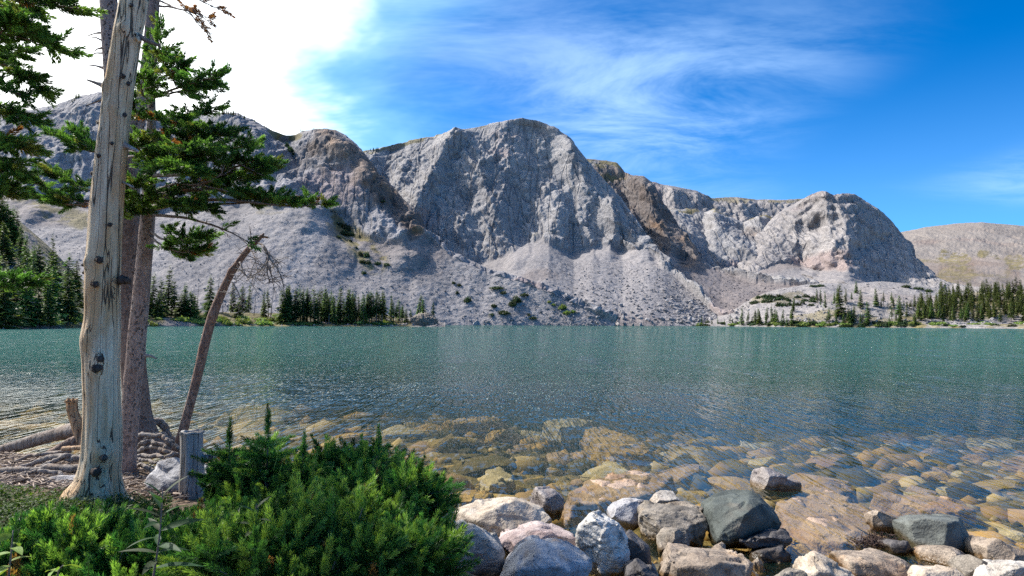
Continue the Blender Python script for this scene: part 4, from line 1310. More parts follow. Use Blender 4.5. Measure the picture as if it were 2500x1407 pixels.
hero_rock('rock', 'pale pointed rock with a sharp crest at the bottom edge', 'tanwhite', 4.42, [(1966, 1400), (1984, 1368), (2000, 1353), (2013, 1367), (2050, 1386), (2092, 1404), (2115, 1440), (1968, 1445)], [(2006, 1380, -.12)], 0.3, 0.1, amp=0.016, layers=0.008)
hero_rock('rock', 'lone angular grey rock standing out of the water farther out', 'purple', 7.1, [(1843, 1172), (1848, 1152), (1862, 1143), (1885, 1149), (1910, 1160), (1960, 1183), (1925, 1192), (1885, 1198), (1855, 1192)], [(1884, 1160, -.15)], 0.35, 0.1, amp=0.016)
hero_rock('boulder', 'square charcoal block standing in the water at right', 'black', 5.22,
          [(2238, 1292), (2243, 1267, .1), (2258, 1258, .2), (2296, 1257, .22), (2346, 1263, .18), (2360, 1292, .1), (2380, 1350, 0), (2372, 1366, -.05), (2300, 1360, -.15), (2262, 1345, -.12), (2242, 1315, -.05)], [(2262, 1272, -.1), (2300, 1278, -.14), (2338, 1276, -.08), (2362, 1345, -.1)], 0.5, 0.12, amp=0.008, cuts=2)
hero_rock('rock', 'tan block with a dark right face in front of the charcoal block', 'tan', 4.95, [(2255, 1356), (2266, 1338), (2277, 1328, .1), (2320, 1333, .1), (2342, 1342, .1), (2372, 1358, .05), (2384, 1380), (2360, 1394), (2328, 1392), (2280, 1368)], [(2322, 1345, -.14), (2326, 1384, -.16)], 0.32, 0.1, amp=0.01)
hero_rock('slab', 'broad brown slab sloping into the water left of the tan block', 'tan', 4.65, [(2070, 1352, .1), (2092, 1342, .2), (2116, 1337, .25), (2180, 1354, .2), (2236, 1376, .1), (2250, 1394), (2248, 1440), (2180, 1450), (2105, 1440), (2076, 1376)], [(2160, 1380, -.08)], 0.5, 0.12, amp=0.012)
hero_rock('rock', 'rounded olive grey rock beside the right edge', 'grey', 4.55, [(2364, 1402), (2372, 1364), (2394, 1348), (2420, 1364), (2450, 1386), (2444, 1430), (2375, 1430)], [(2405, 1375, -.14)], 0.28, 0.1, amp=0.01)
hero_rock('boulder', 'ochre boulder rising at the right edge of the picture', 'tan', 4.85, [(2412, 1326), (2420, 1318), (2442, 1318), (2480, 1343), (2525, 1358), (2550, 1400), (2450, 1406), (2430, 1366)], [(2450, 1345, -.12), (2480, 1370, -.16)], 0.4, 0.1, amp=0.012)
hero_rock('rock', 'pale rounded rock in the bottom right corner', 'white', 4.3, [(2434, 1420), (2450, 1392), (2470, 1379), (2530, 1376), (2580, 1420), (2570, 1460), (2440, 1460)], [(2480, 1400, -.12)], 0.35, 0.1)
hero_rock('rock', 'low ochre rock along the bottom edge right of the brown slab', 'tanwhite', 4.32, [(2246, 1414), (2262, 1394), (2300, 1399), (2330, 1393), (2368, 1405), (2376, 1450), (2246, 1450)], [], 0.3, 0.1)
hero_rock('slab', 'wet brown slab breaking the surface left of the charcoal block', 'tan', 5.62, [(2131, 1254), (2140, 1247), (2152, 1246), (2190, 1265), (2220, 1300), (2190, 1306), (2150, 1280)], [], 0.25, 0.05, amp=0.012)
hero_rock('rock', 'dark flat rock awash in front of the charcoal block', 'dark', 5.12, [(2172, 1330), (2190, 1318), (2225, 1322), (2248, 1340), (2225, 1352), (2185, 1350)], [], 0.25, 0.05, amp=0.01)
hero_rock('boulder', 'slanted lilac grey boulder behind the sawn stump', 'lilac', 5.35, [(336, 1200), (352, 1166), (388, 1132), (430, 1111), (470, 1116), (492, 1150), (486, 1222), (400, 1235), (345, 1222)], [(395, 1160, -.14), (440, 1170, -.2), (370, 1195, -.18)], 0.45, 0.1, amp=0.012, layers=0.004)
hero_rock('rock', 'flat pale rock among the roots left of the dead tree', 'lilac', 5.35, [(76, 1188), (92, 1174), (112, 1166), (160, 1160), (200, 1163), (205, 1182), (170, 1194), (100, 1198)], [], 0.3, 0.1, amp=0.01)
hero_rock('rock', 'small pale rock peeping out right of the sawn stump', 'white', 5.9, [(500, 1140), (510, 1126), (530, 1120), (552, 1124), (562, 1140), (545, 1155), (510, 1155)], [], 0.22, 0.1, amp=0.01)
hero_rock('rock', 'dark grey rock tucked between the two right edge boulders', 'grey', 4.95, [(2398, 1352), (2414, 1334), (2430, 1345), (2446, 1385), (2420, 1385), (2402, 1372)], [], 0.2, 0.1, amp=0.008)

# grey rock outcrop at the end of the far stand
hero_rock('rock_outcrop', 'grey blocky rock outcrop at the end of the middle conifer stand', 'grey', 254.0, [(1000, 800), (1004, 776), (1020, 768), (1046, 764), (1060, 772), (1066, 784), (1070, 800)], [(1030, 778, -3), (1050, 790, -3)], 8.0, 1.0, voxel=0.35, amp=0.45)
hero_rock('rock_outcrop', 'pointed pale block at the waterline below the middle scree', 'lilac', 366.0, [(1152, 800), (1156, 788), (1163, 780), (1170, 786), (1173, 800)], [], 4.0, 1.0, voxel=0.3, amp=0.25)

# ------------------------------------------------------------------ stones under the water
M_SUB = []
for i, (ca, cb) in enumerate((((0.21, 0.15, 0.05), (0.46, 0.34, 0.13)), ((0.28, 0.18, 0.06), (0.55, 0.38, 0.16)), ((0.075, 0.062, 0.028), (0.20, 0.155, 0.065)), ((0.38, 0.32, 0.20), (0.62, 0.54, 0.38)))):
    M_SUB.append(rock_material('rock_submerged', ca, cb, (0.10, 0.09, 0.04), 0.4, 0.1, 0.3, 0.0, 0.8, False, 0.6))
M_SUB.append(rock_material('rock_submerged_pink', (0.24, 0.165, 0.12), (0.43, 0.32, 0.245), (0.34, 0.18, 0.07), 0.6, 0.0, 0.3, 0.0, 0.8, False, 0.6))


def sub_archetype(seed):
    g = np.random.default_rng(seed)
    pts = g.normal(size=(26, 3))
    pts /= np.linalg.norm(pts, axis=1)[:, None]
    pts *= np.array([1.0, 0.78, 0.42]) * g.uniform(0.8, 1.0, (26, 1))
    bm = bmesh.new()
    vs = [bm.verts.new(p) for p in pts]
    bmesh.ops.convex_hull(bm, input=vs)
    bmesh.ops.delete(bm, geom=[v for v in bm.verts if not v.link_faces], context='VERTS')
    bmesh.ops.bevel(bm, geom=list(bm.edges), offset=0.06, segments=1, affect='EDGES')
    me = bpy.data.meshes.new('stone')
    bm.to_mesh(me)
    bm.free()
    return me


SUBM = []
for i in range(15):
    me = sub_archetype(900 + i)
    me.materials.append(M_SUB[i % len(M_SUB)])
    SUBM.append(me)
g = np.random.default_rng(77)
n_sub, tries, taken = 0, 0, []
while n_sub < 285 and tries < 9000:
    tries += 1
    px_ = g.uniform(20, 2560)
    py_ = 960 + 440 * g.random() ** 0.75
    if px_ < 560 and py_ > 1060 or px_ < 1090 and py_ > 1190:
        continue
    p = on_z(px_, py_, -0.12)
    x, y = p[0], p[1]
    s = 0.12 + 0.42 * g.random() ** 2.0
    s *= np.clip(y / 8.0, 0.8, 2.2)
    if any((x - a) ** 2 + (y - b_) ** 2 < (0.75 * (s + c)) ** 2 for a, b_, c in taken):
        continue
    if np.interp(x, _EX, _EY) - y > -0.05:
        continue
    zb = float(ground_z(x, y, False))
    k = int(g.integers(0, len(SUBM)))
    if x < 0.8 and k % 5 == 4 and g.random() < 0.7:
        k -= 2
    o = ob('submerged_stone', SUBM[k], None, label='algae tinted stone lying under the clear shallow water', cat='stone', group='stones under the shallow water')
    hz_ = s * g.uniform(0.55, 1.0)
    top = zb + hz_ * 0.42 * 0.75
    z = zb + hz_ * 0.1
    if top > -0.03:
        z -= top + 0.03 + g.uniform(0, .04)
    o.location = (x, y, z)
    o.scale = (s, s * g.uniform(.8, 1.1), hz_)
    o.rotation_euler = (g.normal(0, .16), g.normal(0, .16), g.uniform(0, 6.28))
    taken.append((x, y, s))
    n_sub += 1


def flat_slab(name, label, mat, outline, ztop, th, amp=0.012, voxel=0.02):
    P = np.array([on_z(a, b_, ztop) for a, b_ in outline])
    c = P.mean(0)
    low = c + (P - c) * 1.12
    low[:, 2] = ztop - th
    mid = (c + (P - c) * 0.6)
    mid[:, 2] = ztop + 0.02
    me = remesh_points([np.vstack([P, low, mid])], voxel)
    rough_mesh(me, amp * 2.2, 4.0, len(label))
    return ob(name, me, mat, label=label, cat='slab', kind='thing')


flat_slab('submerged_slab', 'large orange brown slab just under the water right of the green boulder', M_SUB[4], [(1895, 1228), (1960, 1212), (2040, 1204), (2100, 1228), (2150, 1262), (2180, 1300), (2150, 1322), (2050, 1330), (1980, 1318), (1930, 1285)], -0.05, 0.25)
flat_slab('submerged_slab', 'pale pink slab awash behind the plum grey boulder', M_SUB[4], [(1385, 1200), (1430, 1178), (1500, 1160), (1560, 1152), (1640, 1162), (1620, 1188), (1590, 1206), (1500, 1226), (1400, 1232)], -0.03, 0.2)
flat_slab('submerged_slab', 'ochre tilted slab seen deep under the water in the middle', M_SUB[1], [(1428, 1048), (1470, 1044), (1540, 1066), (1590, 1098), (1560, 1112), (1490, 1104), (1440, 1080)], -0.22, 0.3)
flat_slab('submerged_slab', 'flat yellowish slab deep under the water above the ochre slab', M_SUB[3], [(1328, 1034), (1350, 1026), (1400, 1022), (1446, 1028), (1420, 1040), (1370, 1046)], -0.40, 0.3)
flat_slab('submerged_slab', 'long thin yellowish slab under the water in the middle left', M_SUB[1], [(1084, 1028), (1130, 1022), (1200, 1018), (1236, 1024), (1180, 1032), (1110, 1034)], -0.40, 0.3)
flat_slab('submerged_slab', 'cream block under the water with a dark shaded front', M_SUB[3], [(1180, 1168), (1192, 1152), (1222, 1145), (1246, 1156), (1256, 1174), (1225, 1180), (1195, 1184)], -0.05, 0.22)
flat_slab('submerged_slab', 'rust coloured slab at the near edge beside the fir tips', M_SUB[1], [(1090, 1222), (1115, 1206), (1160, 1196), (1205, 1200), (1200, 1214), (1150, 1222)], -0.04, 0.2)
flat_slab('submerged_slab', 'pinkish slab under the water in front of the lone rock', M_SUB[4], [(1930, 1196), (1990, 1186), (2060, 1184), (2090, 1196), (2040, 1208), (1960, 1210)], -0.06, 0.2)
flat_slab('submerged_slab', 'long lilac slab under the water toward the right edge', M_SUB[4], [(2130, 1204), (2200, 1202), (2330, 1222), (2380, 1246), (2320, 1250), (2200, 1228)], -0.06, 0.2)
# ------------------------------------------------------------------ foreground trees
def wood_material(name, ca, cb, warm=(0.36, 0.22, 0.11), warm_amt=0.5, crack=0.8, spots=0.0, spot_col=(0.05, 0.04, 0.035), grain=(9, 9, 0.55), rough=0.8, bump=0.012):
    m, t, b = material(name)
    p = t.node('ShaderNodeTexCoord').outputs['Object']
    gr = t.noise(t.mapv(p, grain), 3.2, 5.0, 0.65, 0.35)
    fine = t.noise(t.mapv(p, tuple(v * 6 for v in grain)), 3.2, 3.0, 0.6, 0.2)
    big = t.noise(t.mapv(p, (2.0, 2.0, 0.7)), 1.6, 4.0, 0.6, 0.5)
    c = t.mix(t.ramp(gr, 0.30, 0.70), ca, cb)
    c = t.mix(t.math('MULTIPLY', t.ramp(big, 0.44, 0.64), warm_amt), c, warm)
    c = t.mix(t.math('MULTIPLY', t.ramp(fine, 0.52, 0.70), 0.45), c, tuple(0.45 * v for v in ca))
    ck = t.math('ABSOLUTE', t.math('SUBTRACT', t.noise(t.mapv(p, (grain[0] * 0.7, grain[1] * 0.7, grain[2] * 0.10)), 3.0, 2.0, 0.45, 0.0), 0.5))
    cm = t.math('MULTIPLY', t.ramp(ck, 0.020, 0.003), crack)
    c = t.mix(cm, c, (0.045, 0.035, 0.03))
    h = t.math('ADD', gr, t.math('MULTIPLY', fine, 0.4))
    h = t.math('SUBTRACT', h, t.math('MULTIPLY', cm, 1.2))
    if spots:
        pv = t.mapv(p, (1, 1, 0.75))
        warp = t.node('ShaderNodeVectorMath', {'operation': 'ADD'})
        t.set(warp.inputs[0], pv)
        nz = t.node('ShaderNodeTexNoise', None, Scale=30.0, Detail=2.0)
        t.set(nz.inputs['Vector'], p)
        t.set(warp.inputs[1], t.vmath('SCALE', nz.outputs['Color']))
        warp.inputs[1].links[0].from_node.inputs[3].default_value = 0.03
        vo = t.voro(warp.outputs[0], 34.0)
        sp = t.math('MULTIPLY', t.ramp(vo, 0.40, 0.24), t.math('MULTIPLY', t.ramp(big, 0.30, 0.62), spots))
        c = t.mix(sp, c, spot_col)
        vo2 = t.voro(warp.outputs[0], 15.0, 'DISTANCE_TO_EDGE')
        c = t.mix(t.math('MULTIPLY', t.ramp(vo2, 0.06, 0.0), 0.35), c, tuple(0.6 * v for v in ca))
        h = t.math('ADD', h, t.math('MULTIPLY', sp, -0.6))
    t.set(b.inputs['Base Color'], c)
    b.inputs['Roughness'].default_value = rough
    t.set(b.inputs['Normal'], t.bump(h, 0.9, bump))
    return m


M_DEAD = wood_material('deadwood_pale', (0.54, 0.40, 0.265), (0.86, 0.71, 0.515), (0.56, 0.32, 0.14), 0.75, 0.95)
M_DEADGREY = wood_material('deadwood_grey', (0.25, 0.235, 0.22), (0.47, 0.45, 0.42), (0.20, 0.13, 0.08), 0.45, 0.9)
M_KNOT = wood_material('knot_wood', (0.035, 0.03, 0.028), (0.12, 0.10, 0.09), (0.10, 0.06, 0.04), 0.4, 0.5)
M_PINKBARK = wood_material('bark_pink', (0.21, 0.145, 0.12), (0.38, 0.28, 0.24), (0.34, 0.29, 0.26), 0.5, 0.15, 0.95, grain=(6, 6, 3))
M_BROWNBARK = wood_material('bark_brown', (0.16, 0.105, 0.08), (0.30, 0.21, 0.165), (0.26, 0.21, 0.18), 0.5, 0.3, 0.75, grain=(5, 5, 4))
M_SNAGBARK = wood_material('bark_snag', (0.17, 0.10, 0.075), (0.33, 0.215, 0.165), (0.30, 0.24, 0.20), 0.4, 0.3, 0.8, grain=(6, 6, 3))
M_ROOT = wood_material('root_wood', (0.15, 0.125, 0.11), (0.35, 0.31, 0.28), (0.24, 0.15, 0.09), 0.4, 0.7, grain=(8, 8, 3))
M_ORANGEWOOD = wood_material('heartwood_orange', (0.33, 0.17, 0.075), (0.52, 0.34, 0.19), (0.40, 0.34, 0.28), 0.45, 0.7)
M_TWIG = wood_material('twig_wood', (0.13, 0.10, 0.085), (0.28, 0.235, 0.21), (0.2, 0.15, 0.12), 0.3, 0.0)
M_TWIGPALE = wood_material('twig_pale', (0.24, 0.21, 0.19), (0.46, 0.42, 0.39), (0.3, 0.22, 0.16), 0.3, 0.0)


def pts_at(lst, Y=None):
    return np.array([at(q[0], q[1], q[2] if len(q) > 2 else Y) for q in lst])


def px_r(w, Y):
    return 0.5 * w * Y / FPX


def trunk_mesh(name, spec, Y, n=150, k=40, bulges=(), seed=0, wob=0.05, flute=0.0, flare=0.0):
    """spec: (px, py, width px[, dY]); bulges: (px, py, radius px, height px) swellings on the visible side"""
    C = pts_at([(q[0], q[1], Y + (q[3] if len(q) > 3 else 0)) for q in spec])
    Wd = np.array([px_r(q[2], Y) * math.cos(math.atan((q[0] - CX) / FPX)) for q in spec])
    P = smooth_path(C, n)
    R = smooth_path(np.stack([Wd, Wd, Wd], 1), n)[:, 0]
    a = np.linspace(0, 2 * np.pi, k, endpoint=False)
    ring = np.stack([np.cos(a), np.sin(a)], -1)
    q = np.concatenate([np.broadcast_to(ring[None] * 1.2, (n, k, 2)), np.broadcast_to(P[:, None, 2:3] * 1.4, (n, k, 1))], -1)
    RR = R[:, None] * (1 + wob * fbm(q, 3, seed) + flute * fbm(q * np.array([2.6, 2.6, 0.35]), 3, seed + 9))
    if flare:
        tt = np.clip(1 - np.arange(n) / (n * 0.16), 0, 1)[:, None]
        lobes = 0.5 + 0.5 * np.sin(a * 5 + 1.0 + 0.8 * np.sin(a * 2))[None]
        RR = RR * (1 + flare * tt ** 2 * lobes)
    V, F = tube(P, RR, k)
    N = V[:n * k].reshape(n, k, 3) - P[:, None]
    N /= np.linalg.norm(N, axis=-1)[..., None]
    N = N.reshape(-1, 3)
    for bx_, by_, br, bh in bulges:
        Yb = Y - np.interp(by_, [s[1] for s in spec][::-1], Wd[::-1])
        c = at(bx_, by_, Yb)
        d = np.linalg.norm(V[:n * k] - c, axis=1) / (br * Y / FPX)
        V[:n * k] += N * (np.exp(-d ** 2 * 1.4) * bh * Y / FPX)[:, None]
    return V, F


def stub(px_, py_, Y, dirpx, r0, r1, mat, parent, name='branch_stub', toward=0.0, bend=0.0):
    p0 = at(px_, py_, Y)
    p1 = at(px_ + dirpx[0], py_ + dirpx[1], Y - toward)
    m = (p0 + p1) / 2 + np.array([0, 0, bend])
    P = smooth_path(np.array([p0 - (p1 - p0) * 0.35, p0, m, p1]), 9)
    R = np.linspace(px_r(r0 * 2, Y), px_r(r1 * 2, Y), 9)
    R = R[:, None] * (1 + 0.18 * np.random.default_rng(int(px_ * 7 + py_)).normal(size=(9, 10)))
    V, F = tube(P, R, 10)
    return ob(name, mesh_np(name, V, F), mat, parent)


# --- the pale dead tree
YD = 4.72
spec = [(228, 1262, 150, .0), (232, 1215, 138), (238, 1185, 118), (243, 1150, 106), (248, 1110, 102), (250, 1060, 100), (250, 1000, 96), (248, 930, 96), (247, 860, 98), (250, 810, 96), (252, 760, 92), (252, 700, 92), (254, 640, 92), (257, 580, 88), (261, 500, 86), (268, 420, 82), (276, 340, 79), (285, 260, 77), (297, 180, 75), (309, 100, 74), (320, 40, 73), (330, -20, 72), (345, -110, 70), (362, -210, 66), (380, -320, 60)]
bl = [(236, 900, 26, 9), (243, 878, 22, 9), (254, 1112, 26, 16), (233, 692, 18, 5), (243, 634, 20, 5), (300, 685, 22, 20), (205, 640, 20, 8), (203, 830, 40, 8), (300, 66, 20, 8), (268, 258, 24, 7), (250, 208, 22, 8), (290, 870, 40, 4), (318, 360, 16, 6), (305, 300, 16, 4), (240, 330, 16, 4)]
V, F = trunk_mesh('trunk', spec, YD, 210, 56, bl, 21, 0.05, 0.07, 0.75)
base = at(232, 1215, YD)
dead = empty('dead_tree', base, label='tall pale barkless dead tree with dark knots at the left', cat='dead tree')
ob('trunk', mesh_np('trunk', V, F), M_DEAD, dead)
for x, y, r in ((243, 635, 9), (233, 694, 8), (245, 876, 9), (237, 898, 13), (254, 1118, 8), (234, 1152, 11), (300, 186, 6), (313, 205, 5), (268, 549, 5), (273, 350, 4), (241, 380, 6), (304, 281, 5), (240, 299, 5), (320, 13, 5), (226, 424, 5), (254, 1092, 3)):
    Yk = YD - px_r(np.interp(y, [q[1] for q in spec][::-1], [q[2] for q in spec][::-1]), YD)
    off = (x - np.interp(y, [q[1] for q in spec][::-1], [q[0] for q in spec][::-1])) / (0.5 * np.interp(y, [q[1] for q in spec][::-1], [q[2] for q in spec][::-1]))
    Yk = YD - (YD - Yk) * math.sqrt(max(0.02, 1 - min(0.98, off * off)))
    stub(x, y, Yk + 0.006, (0.5, 2), r, r * 0.72, M_KNOT, dead, 'knot', toward=0.022 + 0.0012 * r)
for x, y, dx, dy, r0, r1, tw, m_ in ((275, 262, -22, -14, 11, 4, .07, M_KNOT), (309, 74, -18, -22, 12, 4, .06, M_KNOT), (246, 207, -34, -12, 7, 2, .0, M_TWIGPALE), (300, 684, 18, 3, 12, 7, .0, M_KNOT), (312, 358, 26, 12, 8, 3, .02, M_TWIGPALE), (352, 96, 38, 16, 8, 3, .0, M_TWIG), (216, 663, -14, 4, 5, 3, .0, M_KNOT), (210, 645, -10, 3, 4, 3, .0, M_KNOT), (245, 245, -36, 14, 3, 1, .0, M_TWIG), (306, 448, 20, 9, 3, 2, .05, M_TWIGPALE), (205, 832, -10, 3, 4, 2, .0, M_KNOT), (330, 84, 12, 18, 8, 4, .05, M_DEAD)):
    stub(x, y, YD - 0.02, (dx, dy), r0, r1, m_, dead, 'branch_stub', toward=tw)
# scratched marks on the trunk's bark-free side
sc_parts = []
for ln in ([(277, 702), (281, 712), (276, 722), (280, 732)], [(272, 688), (283, 690)], [(273, 699), (283, 706)], [(274, 715), (284, 719)], [(279, 676), (274, 684), (282, 686)], [(272, 726), (283, 728)]):
    PP = np.array([at(a, b_, YD - 0.125) for a, b_ in ln])
    PP = smooth_path(PP, 9) + np.random.default_rng(len(ln)).normal(0, 0.0015, (9, 3))
    sc_parts.append((*tube(PP, np.full(9, 0.0022), 5), (0.04, 0.03, 0.03)))
V, F, C = join(sc_parts)
scr = ob('scratched_marks', mesh_np('scratched_marks', V, F), M_KNOT, dead)

# --- live pine with the thick trunk behind, forked above
YA = 6.75
tA = empty('pine_tree', at(345, 1095, YA), label='thick brown pine trunk with flared roots behind the pale dead tree', cat='tree')
spec = [(352, 1120, 120), (345, 1080, 96), (338, 1030, 74), (334, 980, 66), (328, 900, 64), (322, 800, 64), (318, 700, 64), (316, 600, 62), (314, 520, 60), (312, 440, 60), (310, 380, 60)]
V, F = trunk_mesh('trunk', spec, YA, 120, 36, [(345, 950, 30, 4)], 31, 0.05, 0.10, 0.45)
ob('trunk', mesh_np('trunk', V, F), M_BROWNBARK, tA)
for sp_ in ([(310, 400, 52), (296, 330, 50), (282, 250, 48), (274, 150, 47), (268, 60, 46), (262, -60, 44), (255, -220, 40), (248, -400, 34)], [(312, 400, 44), (330, 320, 40), (350, 230, 36), (364, 130, 34), (372, 40, 32), (378, -60, 30), (388, -220, 26), (396, -400, 20)]):
    V, F = trunk_mesh('fork', sp_, YA, 70, 28, [], 33 + len(sp_), 0.05, 0.06)
    ob('fork', mesh_np('fork', V, F), M_PINKBARK, tA)
for x, y, dx, dy, r0 in ((246, 22, -10, 8, 3), (250, 80, -36, 8, 2.5), (247, 98, -24, -6, 2), (246, 118, -16, 8, 2), (248, 130, -24, 4, 2), (248, 165, -32, -4, 3), (352, 868, 32, 8, 6), (345, 965, 22, 12, 4)):
    stub(x, y, YA, (dx, dy), r0 + 1, 1, M_TWIGPALE, tA, 'branch_stub', bend=0.01)

# --- speckled younger pine in front of it, carrying the green crown
YB = 5.75
tB = empty('pine_tree', at(312, 1160, YB), label='slender speckled pine carrying the green crown beside the dead tree', cat='tree')
spec = [(305, 1175, 60), (308, 1140, 50), (312, 1090, 46), (318, 1020, 45), (323, 950, 46), (330, 880, 47), (336, 810, 46), (343, 740, 44), (350, 660, 42), (356, 590, 40), (361, 520, 36), (365, 440, 32), (368, 360, 28), (370, 290, 22), (371, 220, 17), (374, 150, 11), (380, 95, 5)]
V, F = trunk_mesh('trunk', spec, YB, 150, 32, [(326, 900, 20, 3), (345, 700, 20, 3)], 41, 0.05, 0.05)
ob('trunk', mesh_np('trunk', V, F), M_PINKBARK, tB)


# --- needle shoots
def shoot_variant(n, L, nl, nw, seed, spread=(0.95, 0.35)):
    """bottlebrush shoot along +Z with needles as slim kites"""
    g = np.random.default_rng(seed)
    tt = np.sort(g.random(n)) * 0.98
    ph = g.uniform(0, 2 * np.pi, n)
    ang = spread[0] + (spread[1] - spread[0]) * tt ** 2 + g.normal(0, 0.12, n)
    rad = np.stack([np.cos(ph), np.sin(ph), 0 * ph], -1)
    d = rad * np.sin(ang)[:, None] + np.array([0, 0, 1.0]) * np.cos(ang)[:, None]
    side = np.cross(d, rad + g.normal(0, .4, (n, 3)))
    side /= np.linalg.norm(side, axis=1)[:, None] + 1e-9
    ln = nl * g.uniform(0.75, 1.1, n) * (1 - 0.25 * tt)
    p0 = np.array([0, 0, 1.0]) * (tt * L)[:, None] + rad * 0.002
    m = p0 + d * (ln * 0.5)[:, None]
    tip = p0 + d * ln[:, None] + np.array([0, 0, 1.0]) * (ln * 0.12)[:, None]
    V = np.stack([p0, m + side * nw / 2, tip, m - side * nw / 2], 1)
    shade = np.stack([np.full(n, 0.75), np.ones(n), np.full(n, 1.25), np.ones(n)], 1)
    return V.reshape(-1, 3), shade.reshape(-1)


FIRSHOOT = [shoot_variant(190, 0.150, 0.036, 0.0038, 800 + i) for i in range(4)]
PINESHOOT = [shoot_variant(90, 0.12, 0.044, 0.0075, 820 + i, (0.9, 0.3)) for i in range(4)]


def rot_to(dirs, roll):
    """rotation matrices taking +Z to dirs, with roll"""
    z = dirs / np.linalg.norm(dirs, axis=1)[:, None]
    ref = np.where(np.abs(z[:, 2:3]) > 0.95, np.array([[1.0, 0, 0]]), np.array([[0, 0, 1.0]]))
    x = np.cross(ref, z)
    x /= np.linalg.norm(x, axis=1)[:, None]
    y = np.cross(z, x)
    c, s = np.cos(roll)[:, None], np.sin(roll)[:, None]
    return np.stack([x * c + y * s, y * c - x * s, z], -1)


def foliage_mesh(name, shoots, variants, seed):
    """shoots: list of (pos, dir, length scale, colour)"""
    g = np.random.default_rng(seed)
    pos = np.array([s[0] for s in shoots])
    dr = np.array([s[1] for s in shoots])
    ls = np.array([s[2] for s in shoots])
    cl = np.array([s[3] for s in shoots])
    R = rot_to(dr, g.uniform(0, 6.28, len(pos)))
    which = g.integers(0, len(variants), len(pos))
    Vs, Cs = [], []
    for k, (V0, sh) in enumerate(variants):
        m = np.where(which == k)[0]
        if not len(m):
            continue
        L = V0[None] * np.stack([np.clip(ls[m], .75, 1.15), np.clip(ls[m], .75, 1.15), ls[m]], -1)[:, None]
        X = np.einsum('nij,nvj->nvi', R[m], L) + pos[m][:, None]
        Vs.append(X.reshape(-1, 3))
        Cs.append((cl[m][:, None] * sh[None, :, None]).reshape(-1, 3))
    V = np.concatenate(Vs)
    return mesh_np(name, V, np.arange(len(V)).reshape(-1, 4), False, np.concatenate(Cs))


M_NEEDLE = leaf_material('pine_needles', rand=0.06, trans=0.42, rough=0.42)
G_DARK, G_MID, G_LITE, G_YEL, G_RUST = np.array([0.042, 0.098, 0.026]), np.array([0.088, 0.18, 0.042]), np.array([0.15, 0.26, 0.058]), np.array([0.17, 0.19, 0.045]), np.array([0.36, 0.15, 0.05])


def needle_col(g, bright=0.0, rust=0.03):
    r = g.random()
    if g.random() < rust * (0.45 if rust < 1 else 1):
        return G_RUST * g.uniform(0.7, 1.2)
    if r < 0.40 - bright * 0.3:
        c = G_DARK
    elif r < 0.80 - bright * 0.3:
        c = G_MID
    elif r < 0.96 - bright * 0.2:
        c = G_LITE
    else:
        c = G_YEL
    return c * g.uniform(0.8, 1.25)


def conifer_branch(parent, ctrl, r0, twig, fol0=0.2, dens=1.0, seed=0, bright=0.0, rust=0.03, shoot_l=1.0, droop=-0.05, sub=2, bare=0.0, variants=None, wood=None):
    """one branch: woody part with its needles as a sub-part"""
    g = np.random.default_rng(seed)
    P = smooth_path(np.array(ctrl), 26)
    P += np.cumsum(g.normal(0, 0.004, P.shape), 0) * 0.6
    ln = np.linalg.norm(np.diff(P, axis=0), axis=1).sum()
    wood_parts = [(*tube(P, np.linspace(r0, max(0.003, r0 * 0.18), 26), 7), 0)]
    shoots = []

    def dress(q0, q1, r):
        L = np.linalg.norm(q1 - q0)
        d = (q1 - q0) / max(L, 1e-6)
        wood_parts.append((*tube(np.array([q0, (q0 + q1) / 2 + g.normal(0, 0.006, 3), q1]), [r, r * 0.8, r * 0.4], 4), 0))
        if g.random() < bare:
            return
        k = max(1, int(L / (0.085 * shoot_l)))
        for i in range(k):
            if k > 1 and i == 0 and L > 0.2:
                continue
            s = q0 + d * L * (i + 0.15) / k
            shoots.append((s, d + g.normal(0, 0.22, 3) + np.array([0, 0, 0.12]), shoot_l * g.uniform(0.85, 1.2), needle_col(g, bright, rust)))
    nt = max(2, int(ln * (1 - fol0) / 0.064 * dens))
    for i in range(nt):
        t_ = fol0 + (1 - fol0) * (i + g.random()) / nt
        k = min(24, int(t_ * 25))
        T = P[k + 1] - P[k]
        T /= np.linalg.norm(T)
        s = np.cross(T, [0, 0, 1.0])
        s /= np.linalg.norm(s) + 1e-9
        sg = 1 if i % 2 else -1
        tl = twig * g.uniform(0.45, 1.15) * (1.15 - 0.7 * (t_ - fol0) / (1 - fol0))
        d = T * g.uniform(0.5, 1.0) + s * sg * g.uniform(0.5, 1.0) + np.array([0, 0, g.normal(droop + 0.12, 0.26)])
        d /= np.linalg.norm(d)
        q0 = P[k] + (P[k + 1] - P[k]) * (t_ * 25 - k)
        q1 = q0 + d * tl
        dress(q0, q1, 0.004)
        for j in range(sub):
            u = g.uniform(0.3, 0.9)
            d2 = d + np.cross(d, [0, 0, 1.0]) * (1 if j % 2 else -1) * g.uniform(0.5, 1.0) + np.array([0, 0, g.normal(0.08, .22)])
            d2 /= np.linalg.norm(d2)
            m = q0 + (q1 - q0) * u
            dress(m, m + d2 * tl * g.uniform(0.3, 0.55), 0.003)
    shoots.append((P[-2], P[-1] - P[-3], shoot_l * 1.1, needle_col(g, bright + .2, rust)))
    V, F, C = join(wood_parts)
    br = ob('branch', mesh_np('branch', V, F), wood or M_TWIG, parent)
    if shoots:
        f = bpy.data.objects.new('needles', foliage_mesh('needles', shoots, variants or PINESHOOT, seed))
        f.data.materials.append(M_NEEDLE)
        COL.objects.link(f)
        f.parent = br
    return len(shoots)


